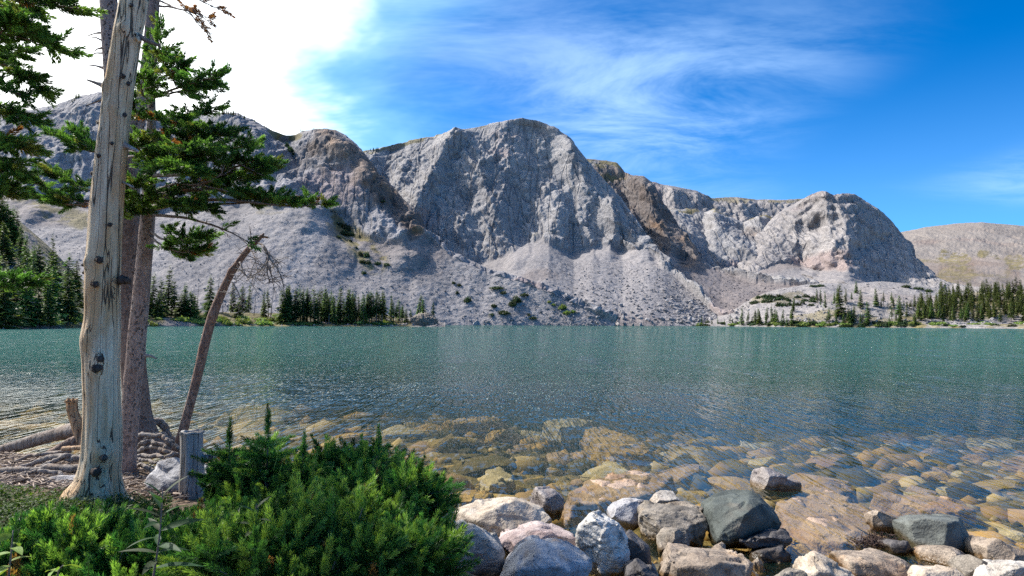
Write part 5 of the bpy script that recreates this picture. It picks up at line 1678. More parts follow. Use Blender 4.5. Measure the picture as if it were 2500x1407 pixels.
def brs(parent, lst, base_seed, **kw):
    for i, (ctrl, r0, twig, fol0, dens, opts) in enumerate(lst):
        a = dict(kw)
        a.update(opts)
        conifer_branch(parent, pts_at(ctrl), r0, twig, fol0, dens, base_seed + i, **a)


brs(tB, [
    ([(372, 200, 5.75), (378, 150, 5.7), (388, 110, 5.65), (390, 76, 5.65)], .012, .16, .1, 1.5, {'bright': .3}),
    ([(372, 190, 5.75), (392, 170, 5.6), (415, 140, 5.5)], .01, .15, .2, 1.3, {'bright': .2}),
    ([(371, 215, 5.75), (400, 195, 5.6), (430, 180, 5.5), (440, 165, 5.5)], .011, .16, .2, 1.3, {'bright': .1}),
    ([(371, 235, 5.75), (420, 222, 5.5), (470, 205, 5.4), (528, 185, 5.35)], .014, .20, .25, 1.5, {}),
    ([(371, 240, 5.75), (430, 228, 5.7), (480, 222, 5.75), (520, 215, 5.8)], .012, .19, .3, 1.4, {}),
    ([(371, 285, 5.75), (420, 280, 5.6), (470, 272, 5.5), (528, 262, 5.45)], .014, .18, .3, 1.1, {'rust': .12}),
    ([(371, 288, 5.75), (395, 292, 5.5), (420, 296, 5.3), (450, 290, 5.2)], .01, .12, .3, .8, {'rust': .25}),
    ([(370, 250, 5.75), (352, 235, 5.5), (345, 215, 5.3), (350, 190, 5.2)], .01, .16, .2, 1.2, {}),
    ([(370, 300, 5.75), (350, 290, 5.5), (338, 262, 5.3)], .01, .14, .2, 1.1, {'rust': .08}),
    ([(369, 345, 5.75), (420, 340, 5.4), (480, 330, 5.2), (555, 325, 5.1)], .018, .22, .25, 1.5, {}),
    ([(369, 350, 5.75), (410, 360, 5.3), (450, 372, 5.0), (500, 372, 4.9)], .015, .22, .25, 1.5, {'bright': .15}),
    ([(368, 380, 5.75), (440, 372, 5.7), (520, 365, 5.75), (612, 355, 5.8)], .018, .24, .3, 1.4, {}),
    ([(368, 400, 5.75), (400, 400, 5.3), (440, 410, 4.95), (470, 420, 4.8)], .015, .22, .2, 1.6, {'bright': .2}),
    ([(367, 430, 5.75), (450, 425, 5.5), (540, 415, 5.4), (600, 400, 5.35), (655, 402, 5.35)], .02, .24, .3, 1.5, {'rust': .05}),
    ([(366, 470, 5.75), (440, 458, 5.6), (520, 445, 5.6), (600, 440, 5.6), (668, 420, 5.6)], .02, .22, .35, 1.4, {'rust': .08}),
    ([(365, 500, 5.75), (450, 470, 5.5), (540, 470, 5.4), (620, 480, 5.4)], .024, .26, .2, 1.5, {'rust': .05}),
    ([(364, 505, 5.75), (400, 500, 5.4), (440, 500, 5.2), (500, 505, 5.1)], .016, .22, .2, 1.5, {'rust': .05}),
    ([(363, 515, 5.75), (460, 490, 5.5), (560, 488, 5.4), (640, 498, 5.35), (720, 506, 5.3), (798, 502, 5.25)], .02, .13, .52, .8, {'bright': .7, 'rust': .05}),
    ([(363, 510, 5.75), (470, 500, 5.6), (560, 496, 5.5), (650, 490, 5.4), (720, 488, 5.35)], .014, .14, .5, .8, {'bright': .6}),
    ([(366, 440, 5.75), (340, 440, 5.4), (320, 450, 5.2), (300, 470, 5.1)], .014, .2, .15, 1.4, {}),
    ([(366, 380, 5.75), (350, 370, 5.3), (335, 350, 5.1), (325, 345, 5.0)], .013, .2, .15, 1.5, {'bright': .1}),
    ([(364, 500, 5.75), (345, 500, 5.4), (320, 505, 5.2), (300, 520, 5.1)], .013, .18, .15, 1.5, {'rust': .06}),
    ([(360, 560, 5.75), (400, 585, 5.6), (445, 588, 5.55), (498, 572, 5.5)], .012, .18, .3, 1.5, {}),
    ([(360, 570, 5.75), (395, 600, 5.6), (440, 612, 5.5), (488, 606, 5.5)], .012, .18, .25, 1.4, {'rust': .10}),
    # limbs reaching left past the dead trunk
    ([(368, 380, 5.75), (300, 372, 5.9), (230, 375, 5.9), (180, 350, 5.9), (140, 326, 5.9)], .016, .20, .45, 1.3, {}),
    ([(368, 385, 5.75), (300, 380, 6.0), (240, 365, 6.0), (205, 325, 6.0)], .014, .18, .5, 1.1, {}),
    ([(366, 450, 5.75), (300, 460, 5.9), (220, 465, 5.95), (160, 440, 5.95), (135, 425, 5.95)], .016, .20, .45, 1.2, {}),
    ([(365, 490, 5.75), (290, 490, 5.9), (200, 490, 5.95), (130, 470, 5.95), (62, 434, 5.95)], .018, .18, .45, 1.2, {}),
    ([(365, 495, 5.75), (290, 505, 5.8), (220, 505, 5.85), (150, 500, 5.85), (110, 488, 5.85)], .014, .18, .5, 1.1, {}),
], 1000)
# bare branches of the crown
for i, (ctrl, r) in enumerate((([(363, 525, 5.75), (430, 532, 5.6), (500, 545, 5.5), (560, 568, 5.45), (615, 600, 5.4)], .016), ([(368, 400, 5.75), (460, 395, 5.4), (560, 395, 5.3), (640, 430, 5.3)], .012), ([(365, 480, 5.75), (440, 462, 5.3), (520, 440, 5.1), (545, 405, 5.1)], .018), ([(366, 470, 5.75), (420, 452, 5.2), (500, 455, 5.0), (560, 470, 5.0)], .010))):
    conifer_branch(tB, pts_at(ctrl), r, 0.16, 0.25, 0.5, 1100 + i, bare=0.97 if i == 0 else 0.9, sub=1)
# rust coloured dead twigs high on the forked pine
for i, ctrl in enumerate(([(385, 15, 6.7), (430, 22, 6.5), (480, 40, 6.4), (512, 96, 6.3)], [(385, 0, 6.7), (430, 20, 6.4), (470, 25, 6.3), (512, 52, 6.2)], [(388, -30, 6.7), (450, -10, 6.4), (500, 10, 6.3), (540, 30, 6.2)], [(388, -20, 6.7), (440, 5, 6.4), (470, 40, 6.3), (500, 70, 6.3)])):
    conifer_branch(tA, pts_at(ctrl), .012, 0.14, 0.4, 0.9, 1150 + i, bare=0.78, rust=1.0, shoot_l=0.8)

# --- fir standing outside the left edge, its branches reaching in
YF = 4.6
tF = empty('fir_tree', at(-330, 1200, YF), label='green fir whose branches reach in from the left edge', cat='tree')
V, F = trunk_mesh('trunk', [(-340, 1260, 120), (-335, 1150, 96), (-330, 900, 88), (-328, 600, 78), (-325, 300, 66), (-322, 0, 54), (-320, -300, 40), (-318, -560, 20)], YF, 90, 26, [], 61)
ob('trunk', mesh_np('trunk', V, F), M_BROWNBARK, tF)
brs(tF, [
    ([(-325, -60, 4.6), (-150, -30, 4.5), (0, 0, 4.4), (100, 12, 4.35), (195, 24, 4.3)], .02, .20, .35, 1.2, {'bright': .3}),
    ([(-325, -20, 4.6), (-150, 20, 4.6), (0, 60, 4.6), (80, 90, 4.6), (148, 126, 4.6)], .02, .20, .35, 1.3, {'bright': .25}),
    ([(-325, 60, 4.6), (-150, 110, 4.6), (0, 150, 4.6), (60, 190, 4.6), (100, 218, 4.6)], .02, .18, .35, 1.3, {'bright': .2}),
    ([(-325, 100, 4.6), (-150, 60, 4.4), (-40, 80, 4.3), (30, 70, 4.25), (70, 62, 4.2)], .018, .18, .35, 1.3, {'bright': .2}),
    ([(-325, 160, 4.6), (-150, 200, 4.5), (-20, 215, 4.45), (40, 232, 4.4)], .018, .12, .4, .7, {'bare': .5}),
    ([(-325, 200, 4.6), (-150, 240, 4.5), (-20, 265, 4.45), (62, 296, 4.4)], .018, .17, .35, 1.3, {'bright': .2}),
    ([(-325, 260, 4.6), (-150, 300, 4.5), (-30, 330, 4.45), (62, 368, 4.4)], .018, .17, .35, 1.4, {'bright': .3}),
    ([(-325, 330, 4.6), (-150, 370, 4.5), (-30, 395, 4.45), (42, 428, 4.4)], .018, .16, .35, 1.4, {'bright': .3}),
    ([(-325, 380, 4.6), (-150, 420, 4.5), (-30, 450, 4.45), (22, 470, 4.4)], .018, .15, .35, 1.3, {'bright': .2}),
    ([(-325, 600, 4.6), (-150, 650, 4.5), (-20, 690, 4.45), (70, 688, 4.4)], .018, .16, .4, 1.4, {'bright': .2}),
    ([(-325, 120, 4.6), (-150, 130, 4.9), (-20, 140, 5.0), (60, 120, 5.0)], .018, .18, .35, 1.3, {}),
    ([(-325, 20, 4.6), (-150, 0, 4.9), (-20, 20, 5.0), (60, 30, 5.0)], .018, .18, .35, 1.3, {}),
], 1200)

# --- the leaning broken snag
YS = 6.6
sn = empty('leaning_snag', at(440, 1095, YS), label='thin leaning broken snag with a tangle of drooping dead twigs', cat='dead tree')
V, F = trunk_mesh('trunk', [(428, 1115, 34), (440, 1080, 28), (455, 1025, 25), (469, 970, 24), (484, 905, 23), (500, 835, 24), (517, 775, 24), (538, 722, 21), (560, 675, 18), (584, 638, 16), (606, 610, 15), (624, 592, 13), (636, 580, 9), (645, 570, 4)], YS, 110, 24, [(520, 770, 14, 4), (560, 660, 10, 4), (495, 850, 12, 3)], 71, 0.14, 0.08)
ob('trunk', mesh_np('trunk', V, F), M_SNAGBARK, sn)
stub(640, 578, YS, (14, 2), 4, 2, M_ORANGEWOOD, sn, 'splinter')
for i, (ctrl, r) in enumerate((([(628, 592, 6.6), (645, 602, 6.5), (655, 625, 6.45), (652, 660, 6.4), (658, 690, 6.4)], .012), ([(640, 600, 6.5), (665, 640, 6.45), (682, 665, 6.4), (694, 702, 6.4)], .012), ([(648, 615, 6.45), (672, 635, 6.5), (690, 652, 6.5)], .008), ([(610, 605, 6.55), (622, 630, 6.4), (626, 655, 6.35)], .007), ([(585, 640, 6.55), (600, 672, 6.5), (610, 680, 6.5)], .010), ([(652, 640, 6.45), (630, 665, 6.4), (605, 675, 6.4)], .007), ([(655, 650, 6.4), (665, 680, 6.4), (672, 690, 6.4)], .007), ([(568, 690, 6.55), (582, 715, 6.5), (586, 728, 6.5)], .010), ([(586, 725, 6.5), (570, 732, 6.5), (556, 745, 6.5)], .005), ([(586, 725, 6.5), (598, 735, 6.45), (590, 760, 6.45)], .005), ([(575, 655, 6.6), (598, 668, 6.45)], .008), ([(572, 668, 6.55), (578, 690, 6.5)], .006), ([(620, 600, 6.55), (600, 600, 6.5), (580, 612, 6.45)], .005))):
    conifer_branch(sn, pts_at(ctrl), r, 0.11 if i < 7 else 0.05, 0.15, 1.4 if i < 7 else 0.5, 1300 + i, bare=1.1, sub=2, wood=M_TWIGPALE if i % 3 else M_TWIG, shoot_l=0.001 if False else 1.0, variants=None) if False else None
    g_ = np.random.default_rng(1300 + i)
    P = smooth_path(pts_at(ctrl), 16)
    parts = [(*tube(P, np.linspace(r, r * 0.35, 16), 6), 0)]
    for j in range(9 if i < 7 else 3):
        k = int(g_.integers(3, 15))
        d = g_.normal(size=3) + np.array([0, 0, -0.5])
        d = d / np.linalg.norm(d) * g_.uniform(0.05, 0.22)
        q = np.array([P[k], P[k] + d * 0.5 + g_.normal(0, .01, 3), P[k] + d])
        parts.append((*tube(q, [0.0045, 0.0032, 0.0018], 4), 0))
        for _ in range(2):
            d2 = d * 0.5 + g_.normal(0, 0.05, 3)
            parts.append((*tube(np.array([q[1], q[1] + d2 * .5, q[1] + d2]), [0.003, 0.0022, 0.0015], 3 + 1), 0))
    V, F, C = join(parts)
    ob('dead_branch', mesh_np('dead_branch', V, F), M_TWIGPALE if i % 3 else M_TWIG, sn)

# --- sawn stump with a side branch
YT = 5.2
st = empty('tree_stump', at(470, 1195, YT), label='grey weathered sawn stump with a side branch in front of the boulder', cat='stump')
top = [(472, 1215, 70), (470, 1180, 64), (470, 1150, 60), (469, 1110, 56), (469, 1075, 56), (469, 1058, 57)]
V, F = trunk_mesh('trunk', top, YT, 50, 40, [(490, 1120, 16, 8)], 81, 0.04, 0.10)
ob('trunk', mesh_np('trunk', V, F), M_DEADGREY, st)
c = at(469, 1057, YT)
a = np.linspace(0, 2 * np.pi, 40, endpoint=False)
r = px_r(57, YT)
parts = []
for r0_, z0, r1_, z1 in ((0.97, 0.0, 0.97, 0.012), (0.97, 0.012, 0.70, 0.012), (0.70, 0.012, 0.55, -0.02), (0.55, -0.02, 0.05, -0.05)):
    w0 = 1 + 0.04 * np.sin(a * 7)
    A = np.stack([c[0] + r * r0_ * w0 * np.cos(a), c[1] + r * r0_ * w0 * np.sin(a), np.full(40, c[2] + z0) + 0.004 * np.sin(a * 5)], 1)
    B = np.stack([c[0] + r * r1_ * w0 * np.cos(a), c[1] + r * r1_ * w0 * np.sin(a), np.full(40, c[2] + z1) + 0.004 * np.sin(a * 5)], 1)
    j = np.arange(40)
    parts.append((np.vstack([A, B]), np.stack([j, (j + 1) % 40, 40 + (j + 1) % 40, 40 + j], 1), 0))
V, F, C = join(parts)
ob('cut_face', mesh_np('cut_face', V, F, False), M_DEADGREY, st)
stub(492, 1118, YT, (52, -9), 13, 5, M_DEADGREY, st, 'side_branch', bend=-0.01)

# --- broken orange root stub, log and roots on the bank
rt = empty('broken_limb', at(195, 1075, 6.3), label='upright broken orange limb standing left of the dead tree', cat='dead wood')
V, F = trunk_mesh('limb', [(205, 1095, 40), (200, 1068, 40), (188, 1035, 33), (178, 1010, 28), (175, 992, 28), (176, 976, 26)], 6.3, 40, 24, [], 91, 0.10, 0.14)
ob('limb', mesh_np('limb', V, F), M_ORANGEWOOD, rt)
for x, dx, h in ((168, -1, -9), (178, 1, -8), (186, 3, -6), (165, -8, 2)):
    stub(x, 980, 6.25, (dx, h), 5, 2, M_ORANGEWOOD, rt, 'splinter')


def log(name, label, ctrl, w0, w1, mat, cat='log', n=50, seed=5, parent=None):
    P = smooth_path(pts_at(ctrl), n)
    Ym = np.mean([q[2] for q in ctrl])
    g_ = np.random.default_rng(seed)
    a_ = np.linspace(0, 2 * np.pi, 14, endpoint=False)
    q = np.concatenate([np.broadcast_to(np.stack([np.cos(a_), np.sin(a_)], -1)[None], (n, 14, 2)), np.broadcast_to((np.arange(n) * 0.12)[:, None, None], (n, 14, 1))], -1)
    P += np.stack([fbm(np.stack([np.arange(n) * .16, np.full(n, seed * 1.7), np.full(n, k * 5.0)], -1), 3, seed) for k in range(3)], -1) * np.array([0.02, 0.03, 0.012]) * (0 if parent is None else 1)
    R = np.linspace(px_r(w0, Ym), px_r(w1, Ym), n)[:, None] * (1 + 0.16 * fbm(q, 3, seed))
    V, F = tube(P, R, 14)
    return ob(name, mesh_np(name, V, F), mat, parent, **({} if parent is not None else dict(label=label, cat=cat)))


log('driftwood_log', 'long weathered log lying along the water at the left edge', [(-60, 1118, 6.9), (0, 1100, 6.9), (80, 1078, 6.8), (150, 1058, 6.7), (215, 1045, 6.6)], 20, 40, M_ROOT, seed=1)
log('driftwood_log', 'shorter dark barked log below the long log', [(120, 1112, 6.3), (160, 1090, 6.3), (215, 1065, 6.3)], 24, 30, M_BROWNBARK, seed=2)
log('driftwood_stick', 'short orange ended stick on the litter left of the dead tree', [(155, 1096, 6.0), (185, 1094, 5.95), (220, 1092, 5.9)], 12, 11, M_ORANGEWOOD, seed=3)
RT = [([(-80, 1165, 5.6), (0, 1152, 5.6), (80, 1148, 5.6), (150, 1144, 5.6), (230, 1150, 5.6)], 18, 20), ([(40, 1142, 5.9), (90, 1128, 5.9), (140, 1114, 5.9), (200, 1120, 5.8), (260, 1118, 5.9)], 10, 17),
      ([(100, 1140, 5.8), (135, 1124, 5.8), (165, 1114, 5.8), (210, 1122, 5.8)], 10, 14), ([(-40, 1190, 5.3), (30, 1182, 5.3), (80, 1178, 5.3), (115, 1192, 5.3)], 12, 10), ([(0, 1205, 5.2), (60, 1196, 5.2), (120, 1192, 5.2), (190, 1180, 5.3)], 12, 10),
      ([(30, 1166, 5.5), (70, 1155, 5.5), (110, 1150, 5.5), (160, 1156, 5.5)], 9, 9), ([(330, 1110, 6.6), (375, 1062, 6.5), (410, 1075, 6.4), (428, 1100, 6.3)], 16, 9), ([(325, 1070, 6.5), (350, 1058, 6.3), (395, 1068, 6.2), (425, 1085, 6.2)], 9, 10),
      ([(330, 1110, 6.3), (360, 1092, 6.2), (400, 1100, 6.1), (430, 1112, 6.1)], 12, 9), ([(320, 1122, 6.2), (360, 1112, 6.1), (400, 1116, 6.0), (425, 1108, 6.0)], 12, 8), ([(335, 1100, 6.4), (352, 1078, 6.25), (380, 1082, 6.15), (405, 1096, 6.1)], 10, 8),
      ([(320, 1140, 5.9), (350, 1138, 5.8), (372, 1150, 5.7), (362, 1170, 5.6)], 10, 9), ([(330, 1095, 6.6), (380, 1030, 6.85), (410, 1062, 6.9), (436, 1082, 6.9)], 22, 14), ([(300, 1128, 6.1), (340, 1124, 6.0), (380, 1132, 5.9), (412, 1122, 5.9)], 8, 7),
      ([(-30, 1135, 6.2), (40, 1125, 6.2), (110, 1108, 6.1), (180, 1100, 6.0)], 8, 9)]
for i, (ctrl, w0, w1) in enumerate(RT):
    log('root', None, ctrl, w0, w1, M_ROOT, seed=20 + i, parent=tA)

# litter of twigs and bark flakes on the bank
g = np.random.default_rng(5)
parts = []
for i in range(1500):
    px_, py_ = g.uniform(-60, 460), g.uniform(1085, 1215)
    p = on_z(px_, py_, 0.42)
    if np.interp(p[0], _EX, _EY) - p[1] < 0.15:
        continue
    z = float(ground_z(p[0], p[1], False)) + 0.02
    L = g.uniform(0.03, 0.16)
    an = g.uniform(0, 6.28)
    d = np.array([np.cos(an), np.sin(an), g.normal(0, .15)]) * L
    q = np.array([p[0], p[1], z])
    r_ = g.uniform(0.0025, 0.008)
    parts.append((*tube(np.array([q - d / 2, q + g.normal(0, .006, 3), q + d / 2]), [r_, r_, r_ * .6], 4), (g.uniform(.16, .42) * np.array([1.0, 0.80, 0.66]))))
V, F, C = join(parts)
M_LITTER, t, b = material('litter')
t.set(b.inputs['Base Color'], t.node('ShaderNodeVertexColor', {'layer_name': 'tint'}).outputs[0])
ob('twig_litter', mesh_np('twig_litter', V, F, True, C), M_LITTER, label='dry twig and bark litter on the bank between the roots', cat='litter', kind='stuff')
# ------------------------------------------------------------------ low fir growth in the foreground
M_FIRNEEDLE = leaf_material('fir_needles', rand=0.10, trans=0.34, rough=0.42)


def fir_shrub(label, px_, Y, rad, hgt, seed, lead=(), n_stem=26, bright=0.0, cut=None):
    """low spreading fir: radiating limbs, each dressed with shoots"""
    g = np.random.default_rng(seed)
    gx = at(px_, 1000, Y)[0]
    gz = float(ground_z(gx, Y, False))
    base = np.array([gx, Y, gz - 0.02])
    root = empty('fir_shrub', base, label=label, cat='shrub', group='low firs in the foreground')
    wood, shoots = [], []

    def fir_col(outer=0.0):
        r_ = g.random() * (1 - outer)
        if g.random() < 0.008:
            return np.array([0.30, 0.15, 0.05]) * g.uniform(.7, 1.1)
        if r_ < 0.16 + bright:
            return np.array([0.20, 0.31, 0.062]) * g.uniform(.8, 1.3)
        return np.array([0.046, 0.122, 0.030]) * g.uniform(0.4, 1.8)
    for i in range(n_stem):
        az = 2 * np.pi * (i + g.uniform(0, .8)) / n_stem
        el = g.uniform(0.05, 1.0) ** 0.9
        d = np.array([np.cos(az) * rad, np.sin(az) * rad * 0.8, 0]) * np.cos(el * 1.25) * g.uniform(.75, 1.05)
        top = base + d + np.array([0, 0, hgt * (0.35 + 0.65 * np.sin(el * 1.5)) * g.uniform(.8, 1.05)])
        midp = base + d * 0.5 + np.array([0, 0, hgt * 0.25 * g.uniform(.6, 1.2)])
        P = smooth_path(np.array([base, midp, top]), 14)
        wood.append((*tube(P, np.linspace(0.012, 0.004, 14), 5), 0))
        L = np.linalg.norm(np.diff(P, axis=0), axis=1).sum()
        for k in range(5, 14):
            T = P[min(k + 1, 13)] - P[k - 1]
            T /= np.linalg.norm(T)
            for sgn in range(2 if k < 12 else 4):
                s = np.cross(T, g.normal(size=3))
                s /= np.linalg.norm(s)
                dd = T * g.uniform(.5, 1) + s * g.uniform(.5, 1.0) + np.array([0, 0, g.uniform(0, .5)])
                dd /= np.linalg.norm(dd)
                tl = g.uniform(0.03, 0.15)
                q1 = P[k] + dd * tl
                wood.append((*tube(np.array([P[k], (P[k] + q1) / 2, q1]), [0.003, 0.0025, 0.002], 4), 0))
                shoots.append((P[k] + dd * tl * 0.35, dd, g.uniform(0.8, 1.25), fir_col(0.45 if k > 10 else 0.0)))
                if g.random() < 0.30:
                    d3 = dd + np.cross(dd, g.normal(size=3)) * 0.8
                    shoots.append((P[k] + dd * tl * 0.8, d3 + np.array([0, 0, .15]), g.uniform(0.7, 1.05), fir_col()))
        shoots.append((P[-1], P[-1] - P[-3] + np.array([0, 0, .04]), 1.2, fir_col(0.7)))
    for lx, ly, lY in lead:                                     # upright leaders with whorls
        tipp = at(lx, ly, lY)
        foot = np.array([tipp[0], tipp[1], tipp[2] - 0.42])
        P = np.stack([foot + (tipp - foot) * s for s in np.linspace(0, 1, 8)])
        wood.append((*tube(P, np.linspace(0.007, 0.003, 8), 5), 0))
        for s in (0.62, 0.74, 0.84):
            shoots.append((foot + (tipp - foot) * s, np.array([g.normal(0, .05), g.normal(0, .05), 1.0]), 0.9, fir_col() * 1.2))
        for zf in (0.15, 0.38, 0.58):
            m = 6
            for j in range(m):
                az = 2 * np.pi * (j + g.uniform(0, .5)) / m
                dd = np.array([np.cos(az), np.sin(az), 0.35])
                q = foot + (tipp - foot) * zf
                shoots.append((q, dd, 1.2 - 0.6 * zf + .2, fir_col() * 1.1))
                if zf < 0.5:
                    shoots.append((q + dd * 0.09, dd, 1.0, fir_col() * 1.1))
    V, F, C = join(wood)
    stem = ob('stems', mesh_np('stems', V, F), M_TWIG, root)
    ob('needles', foliage_mesh('needles', shoots, FIRSHOOT, seed), M_FIRNEEDLE, root)
    return len(shoots)


tot = 0
tot += fir_shrub('bushy low fir at the right end of the thicket beside the white boulders', 950, 3.75, 0.40, 0.44, 1, n_stem=30)
tot += fir_shrub('low fir with an upturned tip behind the right end of the thicket', 850, 4.25, 0.40, 0.46, 2, lead=[(925, 1065, 4.2)], n_stem=26)
tot += fir_shrub('tallest low fir with an upright leader in the middle of the thicket', 715, 4.1, 0.40, 0.46, 3, lead=[(655, 1018, 4.05), (740, 1085, 4.0)], n_stem=30)
tot += fir_shrub('low fir with a thin upright leader right beside the sawn stump', 605, 4.35, 0.24, 0.34, 4, lead=[(561, 1047, 4.3)], n_stem=20)
tot += fir_shrub('dark low fir filling the front of the thicket', 800, 3.1, 0.42, 0.42, 5, n_stem=30, bright=0.10)
tot += fir_shrub('bright tipped low fir at the front centre of the thicket', 660, 3.0, 0.40, 0.34, 6, n_stem=28, bright=0.05)
tot += fir_shrub('low fir in front of the stump and the slanted boulder', 535, 3.55, 0.30, 0.17, 7, n_stem=24)
tot += fir_shrub('low fir in the bottom middle left behind the leafy weed', 345, 3.15, 0.38, 0.20, 8, n_stem=26)
tot += fir_shrub('low fir sprawling near the bottom left corner', 190, 3.1, 0.34, 0.24, 9, n_stem=22, bright=0.08)
tot += fir_shrub('low fir dipping out of the bottom right end of the thicket', 925, 3.15, 0.36, 0.36, 10, n_stem=24)
print('SHOOTS', tot)

# leafy weeds
M_WEED = leaf_material('weed_leaf', rand=0.12, trans=0.35, rough=0.6)


def leaf_mesh(L, w, seed, col, fold=0.25, bend=0.3):
    n = 8
    t_ = np.linspace(0, 1, n)
    wd = w * np.sin(np.pi * t_ ** 0.8) ** 0.8 * 0.5
    wd[0] = w * 0.03
    x = t_ * L
    z = -bend * L * t_ ** 2
    V = []
    for i in range(n):
        V += [(x[i], wd[i], z[i] + fold * wd[i]), (x[i], 0, z[i]), (x[i], -wd[i], z[i] + fold * wd[i])]
    F = []
    for i in range(n - 1):
        a_ = i * 3
        F += [(a_, a_ + 1, a_ + 4, a_ + 3), (a_ + 1, a_ + 2, a_ + 5, a_ + 4)]
    g_ = np.random.default_rng(seed)
    C = np.array(col)[None] * (1 + 0.15 * g_.normal(size=(len(V), 1)))
    return mesh_np('leaf', np.array(V), np.array(F), True, C)


LEAF_G = [leaf_mesh(0.13, 0.026, i, (0.035, 0.085, 0.030), 0.3, 0.25 + .1 * i) for i in range(3)]
LEAF_P = [leaf_mesh(0.12, 0.024, 7 + i, (0.050, 0.068, 0.030), 0.3, 0.2 + .15 * i) for i in range(2)]
LEAF_Y = [leaf_mesh(0.09, 0.030, 11 + i, (0.17, 0.25, 0.05), 0.2, 0.45) for i in range(2)]


def weed(label, px_, py_, Y, hpx, n, leaves, seed, lean=(0, 0), spread=1.0, size=1.0, top_up=True):
    g_ = np.random.default_rng(seed)
    foot = at(px_, py_, Y)
    tip = at(px_ + lean[0], py_ - hpx + lean[1], Y)
    root = empty('leafy_weed', foot, label=label, cat='plant')
    P = smooth_path(np.array([foot, (foot + tip) / 2 + g_.normal(0, .01, 3), tip]), 14)
    V, F = tube(P, np.linspace(0.0045, 0.002, 14), 6)
    ob('stem', mesh_np('stem', V, F), M_TWIG, root)
    for i in range(n):
        t_ = 0.15 + 0.85 * (i + .5) / n
        q = P[int(t_ * 13)]
        az = i * 2.4 + g_.uniform(-.3, .3)
        el = 0.15 + 0.8 * t_ ** 2 if top_up else g_.uniform(-.1, .5)
        o = bpy.data.objects.new('leaf', leaves[int(g_.integers(0, len(leaves)))])
        if not o.data.materials:
            o.data.materials.append(M_WEED)
        COL.objects.link(o)
        o.parent = root
        o.location = [float(v) for v in (q - foot)]
        o.rotation_euler = (g_.normal(0, .3), -el, az)
        s = size * g_.uniform(.75, 1.15) * (1.1 - 0.35 * t_)
        o.scale = (s, s * spread, s)
    return root


weed('large leafy weed with long lance leaves at the bottom left', 372, 1425, 2.55, 230, 18, LEAF_G + LEAF_P[:1], 1, (25, 0), 1.0, 1.15)
weed('smaller weed with purplish leaves in the middle of the firs', 612, 1330, 2.9, 95, 9, LEAF_P + LEAF_G[:1], 2, (14, 0), 1.0, 0.95)
weed('yellow green leafy weed in the bottom left corner', 18, 1430, 2.5, 135, 8, LEAF_Y, 3, (14, 0), 1.1, 1.2, False)
weed('low yellow green sprout at the bottom left edge', 140, 1430, 2.6, 50, 4, LEAF_Y, 4, (14, 0), 1.0, 1.1, False)

# grass blades among the firs and at the foot of the dead tree
g = np.random.default_rng(9)
parts = []
blades = [((505, 1280), (470, 1330), 3.0), ((520, 1180), (480, 1300), 3.0), ((685, 1060), (668, 1150), 3.6), ((705, 1070), (680, 1160), 3.6), ((775, 1105), (765, 1150), 3.7), ((820, 1140), (760, 1160), 3.7), ((205, 1350), (215, 1410), 2.7), ((490, 1225), (455, 1330), 2.9)]
for (x1, y1), (x0, y0), Y in blades:
    a_, c_ = at(x0, y0, Y), at(x1, y1, Y)
    parts.append((*tube(smooth_path(np.array([a_, (a_ + c_) / 2 + np.array([0.01, 0, .02]), c_]), 8), np.linspace(0.0032, 0.0008, 8), 4), (0.16, 0.24, 0.05)))
for i in range(170):
    px_, py_ = g.uniform(150, 345), g.uniform(1205, 1245)
    if g.random() < 0.35:
        px_, py_ = g.uniform(-20, 180), g.uniform(1200, 1240)
    p = at(px_, py_, g.uniform(4.3, 4.6))
    p[2] = float(ground_z(p[0], p[1], False)) - 0.01
    L = g.uniform(0.05, 0.17)
    tip = p + np.array([g.normal(0, .05), g.normal(0, .05), L])
    parts.append((*tube(smooth_path(np.array([p, (p + tip) / 2 + g.normal(0, .01, 3), tip]), 6), np.linspace(0.0022, 0.0006, 6), 4), np.array([0.12, 0.17, 0.045]) * g.uniform(.6, 1.4)))
V, F, C = join(parts)
ob('grass', mesh_np('grass', V, F, True, C), M_WEED, label='thin grass blades among the low firs and at the dead tree', cat='grass', kind='stuff')

# mat of small leaves on the bank left of the dead tree
n = 42000
px_ = g.uniform(-120, 420, n)
py_ = g.uniform(1195, 1420, n)
P = on_z(px_, py_, 0.52)
P = P[(P[:, 1] > 2.6) & (P[:, 1] < 4.75)]
n = len(P)
gz_ = ground_z(P[:, 0], P[:, 1], False)
hump = 0.08 + 0.07 * fbm(P / 0.35, 3, 3)
P[:, 2] = gz_ + np.clip(hump, 0.0, .2) * g.uniform(0.1, 1.1, n)
a_ = g.normal(size=(n, 3)) * np.array([1, 1, .5])
a_ /= np.linalg.norm(a_, axis=1)[:, None]
b_ = np.cross(a_, g.normal(size=(n, 3)) * .5 + np.array([0, 0, 1]))
b_ /= np.linalg.norm(b_, axis=1)[:, None]
s = g.uniform(0.007, 0.015, n)[:, None]
V, F = quads_from(P, a_ * s, b_ * s * 0.6)
C = np.repeat(lerp(np.array([0.030, 0.062, 0.014]), np.array([0.10, 0.16, 0.032]), g.random(n) ** 1.6), 4, 0)
ob('ground_cover', mesh_np('ground_cover', V, F, False, C), M_WEED, label='low mat of small green leaves on the bank left of the dead tree', cat='ground cover', kind='stuff')

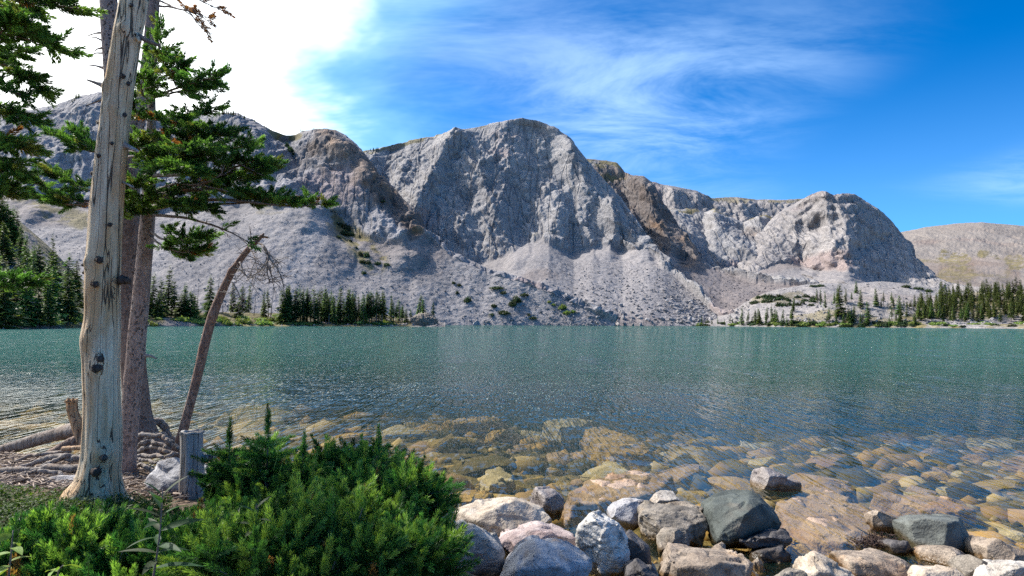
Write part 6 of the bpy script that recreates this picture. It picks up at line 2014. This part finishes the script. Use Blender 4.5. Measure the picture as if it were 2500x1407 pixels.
# wet weed clump on the slab
parts = []
for i in range(260):
    p = on_z(g.normal(2140, 22), g.normal(1328, 7), 0.0)
    p[2] = g.uniform(0.0, 0.03)
    d = g.normal(0, 1, 3) * np.array([1, 1, .5])
    d = d / np.linalg.norm(d) * g.uniform(.03, .09)
    d[2] = abs(d[2])
    parts.append((*tube(np.array([p, p + d * .5 + g.normal(0, .008, 3), p + d]), [.004, .003, .0015], 4), np.array([.055, .035, .03]) * g.uniform(.6, 1.5)))
V, F, C = join(parts)
ob('water_weed', mesh_np('water_weed', V, F, True, C), M_LITTER, label='dark wet weed tangle on the slab left of the charcoal block', cat='weed', kind='stuff')

# small stones filling the lake bed between the larger ones
g = np.random.default_rng(55)
n = 3800
py_ = 4.1 * (32 / 4.1) ** g.random(n)
P = np.stack([py_ * g.uniform(-0.95, 0.95, n), py_, py_ * 0], -1)
P = P[(np.interp(P[:, 0], _EX, _EY) - P[:, 1]) < 0.1]
n = len(P)
P[:, 2] = ground_z(P[:, 0], P[:, 1], True)
s = (0.04 + 0.20 * g.random(n) ** 2.6) * np.clip(P[:, 1] / 7, 0.7, 2.6)
ctab = np.array([[0.26, 0.185, 0.06], [0.42, 0.27, 0.09], [0.11, 0.09, 0.04], [0.46, 0.36, 0.19], [0.34, 0.23, 0.12], [0.06, 0.05, 0.026]])
cc = ctab[g.integers(0, len(ctab), n)] * g.uniform(.7, 1.25, (n, 1))
top = P[:, 2] + s * 0.45
P[:, 2] -= np.maximum(0, top + 0.02)
parts = []
for v in range(len(LUMPS)):
    m = np.where(np.arange(n) % len(LUMPS) == v)[0]
    V0, F0 = LUMPS[v]
    a_ = g.uniform(0, 6.28, len(m))
    ca, sa = np.cos(a_), np.sin(a_)
    L = V0[None] * s[m][:, None, None]
    X = np.stack([L[..., 0] * ca[:, None] - L[..., 1] * sa[:, None], L[..., 0] * sa[:, None] + L[..., 1] * ca[:, None], L[..., 2] * 0.55], -1) + P[m][:, None]
    parts.append((X.reshape(-1, 3), (F0[None] + (np.arange(len(m)) * len(V0))[:, None, None]).reshape(-1, 3), np.repeat(cc[m], len(V0), 0)))
V, F, C = join(parts)
ob('bed_stones', mesh_np('bed_stones', V, F, True, C), M_STONEFAR, label='small algae tinted stones covering the shallow lake bed', cat='stones', kind='stuff')
